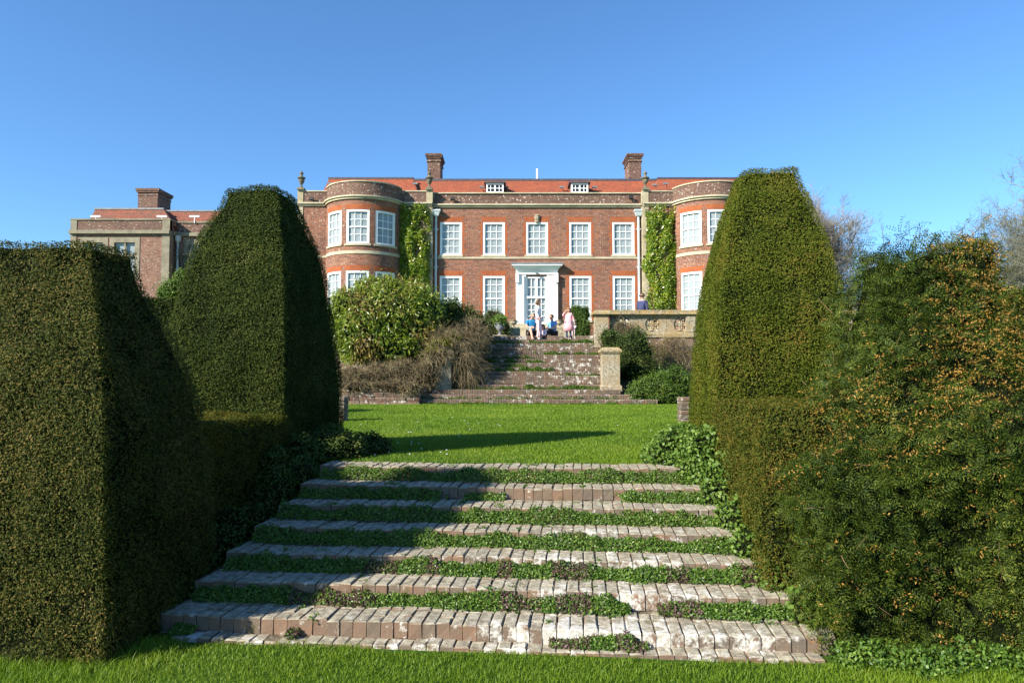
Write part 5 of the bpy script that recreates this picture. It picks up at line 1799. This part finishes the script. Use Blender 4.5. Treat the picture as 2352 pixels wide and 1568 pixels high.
    for s in 'LR':
        arms += [('chs', 'sh' + s)] + ([('sh' + s, 'el' + s), ('el' + s, 'wr' + s)] if sleeves == 'long' else [('sh' + s, 'sl' + s)])
    part(top, [('pel', 'spn'), ('spn', 'chs'), ('chs', 'nkl')] + arms, topc, .012 * k, 1.08)
    lg = []
    for s in 'LR':
        lg += [('pel', 'hp' + s)] + ([('hp' + s, 'kn' + s), ('kn' + s, 'an' + s)] if legs == 'long' else [('hp' + s, 'th' + s)])
    part(leg, lg, legc, .010 * k, 1.04)
    for s in 'LR':
        skin_obj('shoe', [tuple(J['an' + s] - Vector((0, 0, .03)) * k), tuple(J['to' + s])], [.046 * k, .04 * k], [(0, 1)], shoe, t, 0)
    if dress:
        d = MB(); z1 = J['chs'].z + .03; z0 = dress[0]
        prof = [(dress[1], z0), (dress[1] * .93, z0 + (z1 - z0) * .3), (dress[1] * .75, z0 + (z1 - z0) * .65), (.145 * k * girth, z1)]
        d.lathe((0, 0, 0), prof, 18, 1, .75)
        n = len(d.v)
        d.v = [(x + .012 * math.sin(6 * math.atan2(y, x)) * (1 if z < z0 + .1 else .3), y, z) for x, y, z in d.v]
        d.build('dress_skirt', topc, None, True).parent = t
    return t


LIP = simple('lip', [(.3, (.40, .14, .12)), (.7, (.45, .17, .14))], 8, .5, 0)
navy = cloth('navy_fleece', (.045, .055, .13)); dark = cloth('dark_trousers', (.03, .03, .035)); pinkc = cloth('pink_cotton', (.80, .38, .42)); palepink = cloth('pale_pink_cotton', (.80, .62, .68))
whitec = cloth('white_cotton', (.80, .80, .84)); bluep = cloth('blue_polo', (.02, .19, .40)); lblue = cloth('light_blue_shirt', (.16, .36, .72)); jeans = cloth('blue_jeans', (.04, .07, .13)); teal = cloth('green_coat', (.03, .25, .20)); brownsh = cloth('brown_leather', (.12, .08, .06)); whitesh = cloth('white_shoe', (.7, .7, .7))

# figure heights measured in the photograph
zs14 = LAWN + FR * 15
DS = FSY + FY_[14]
g1 = dict(STAND, shR=(-.15, -.02, 1.42), elR=(-.20, .05, 1.17), wrR=(-.22, -.06, .98), hnR=(-.22, -.1, .92), toL=(.05, -.18, .04), anL=(.06, -.06, .09), knL=(.08, -.08, .5), toR=(-.1, -.1, .04))
person('standing child with short brown hair, long white top and pale pink trousers', (XX(1237, 740, DS + .12), DS + .12, zs14), R(75), 1.38, g1, HAIRB, .03, 'long_top', whitec, 'trousers', palepink, whitesh, headk=1.28, dress=(.62, .13))
g2 = dict(STAND, shR=(-.16, 0, 1.42), elR=(-.33, -.06, 1.33), wrR=(-.19, -.12, 1.53), hnR=(-.13, -.11, 1.60), elL=(.27, .02, 1.18), wrL=(.32, -.02, .96), hnL=(.33, -.03, .89))
person('small girl in pink smock dress raising one hand to her long fair hair', (XX(1306, 740, DS + .15), DS + .15, zs14), R(-10), 1.10, g2, HAIRL, .20, 'smock', pinkc, 'leggings', jeans, brownsh, headk=1.45, girth=1.15, dress=(.31, .185))
zt_ = TERR
person('grey-haired man in bright blue polo shirt sitting on the top step, head bowed', (XX(1221, 760, 25.3), 25.3, zt_ - .02), R(15), 1.68, dict(SIT, nek=(0, -.10, .67), hdb=(0, -.15, .74), hdc=(0, -.19, .79), hdt=(0, -.19, .855)), HAIRG, 0, 'polo_shirt', bluep, 'shorts', dark, brownsh, sleeves='short', legs='short', girth=1.15)
person('dark-haired child in pale pink crouched on the step below the standing child', (XX(1249, 768, 24.95), 24.95, zs14 - .04), R(-35), 1.05, dict(SIT, elR=(-.2, -.25, .5), wrR=(-.08, -.3, .72), hnR=(-.04, -.28, .78)), HAIRK, .05, 'cardigan', palepink, 'leggings', dark, whitesh, headk=1.4)
person('fair-haired person in a light blue shirt sitting sideways on the top step', (XX(1271, 760, 25.3), 25.3, zt_ - .02), R(-48), 1.50, SIT, HAIRL, .0, 'shirt', lblue, 'trousers', dark, brownsh, sleeves='short', headk=1.12)
person('toddler in a green coat half hidden behind the girl in the pink dress', (XX(1317, 768, 25.25), 25.25, zt_), R(20), .68, dict(STAND), HAIRL, .04, 'coat', teal, 'tights', palepink, brownsh, headk=1.5, girth=1.2)
person('man in a navy fleece and sunglasses standing behind the stone balustrade', (XX(1475, 700, 27.3), 27.3, zt_), R(-48), 1.80, STAND, HAIRB, 0, 'fleece', navy, 'trousers', dark, brownsh, glasses=True, girth=1.15)


# ------------------------------------------------------------------ bare trees
def bare_tree(name, label, base, H, m, spread=.55, lv=6, lean=(0, 0), seed=0, r0=.35, mist=0, upb=.25, rmin=.007, kids=3, group='leafless trees beyond the garden', start=.25):
    random.seed(seed)
    t = empty(name, base, label, 'tree', group)
    tr = MB(); tw = MB(); ends = []

    def grow(p, d, l, r, level):
        P = [p.copy()]; n = 4
        dd = d.copy()
        for i in range(n):
            dd = (dd + Vector((random.gauss(0, .14), random.gauss(0, .14), random.gauss(0, .1) + (upb * .25 if level > 1 else 0)))).normalized()
            P.append(P[-1] + dd * l / n)
        (tr if level < 3 else tw).tube(P, [r * (1 - .45 * i / n) for i in range(n + 1)], 6 if level < 2 else 3)
        if level >= 3: ends.append(P[-1])
        if level >= lv: return
        c = kids + (1 if level in (1, 2) else 0)
        for i in range(c):
            k = random.uniform(start if level == 0 else .2, 1)
            q = P[min(int(k * n), n - 1)].lerp(P[min(int(k * n) + 1, n)], random.random())
            a = random.uniform(0, 2 * math.pi)
            side = dd.cross(Vector((math.cos(a), math.sin(a), .3))).normalized()
            nd = (dd * (1 - spread * .8) + side * spread * 1.1 + Vector((0, 0, upb))).normalized()
            grow(q, nd, l * random.uniform(.55, .80), max(r * .5, rmin), level + 1)
        grow(P[-1], dd, l * .7, r * .55, level + 1)
    grow(Vector(base), Vector((lean[0], lean[1], 1)).normalized(), H * .36, r0, 0)
    tr.build('trunk', MT['bark'] if m != 'paletwig' else MT['paletwig'], t)
    tw.build('crown', MT[m], t)
    for i in range(mist):
        c = random.choice(ends); V, Fq = ell_hull(c, (.45, .45, .45), .2, 12, 8); q, nn = sample(V, Fq, 60, 1, (-.35, .05))
        v, f = leaf_geo(q, nn, .25, .07, .4); np_mesh('mistletoe', v, f, MT['mistletoe'], t)
    return t


def at(x, D): return (XX(x, 700, D), D, TERR - .3)


bare_tree('bare_tree', 'leafless tree with mistletoe balls directly behind the tallest right yew', at(1758, 58), (ZZ(395, 58) - TERR) * 1.08, 'greytwig', seed=3, mist=16, rmin=.013, lv=7, r0=.32, spread=.55)
bare_tree('bare_tree', 'smaller brownish leafless tree between the tall right yew and the shaggy yew', at(1955, 60), (ZZ(560, 60) - TERR) * 1.05, 'drytwig', seed=5, lv=6, r0=.2, spread=.6, mist=2)
bare_tree('bare_tree', 'pale lichened tree whose branches enter at the upper right edge', at(2560, 38), (ZZ(300, 38) - TERR) * 1.05, 'paletwig', seed=12, lv=7, r0=.30, spread=.6, upb=.12)
bare_tree('bare_tree', 'pale drooping leafless tree above the bronze hedge at the right edge', at(2395, 50), ZZ(505, 50) - TERR, 'paletwig', seed=21, lv=7, r0=.25, spread=.7, upb=.03)
bare_tree('bare_tree', 'low twiggy tree just left of the shaggy yew top', at(1985, 62), (ZZ(600, 62) - TERR), 'drytwig', seed=31, lv=6, r0=.2, spread=.65, start=.05)
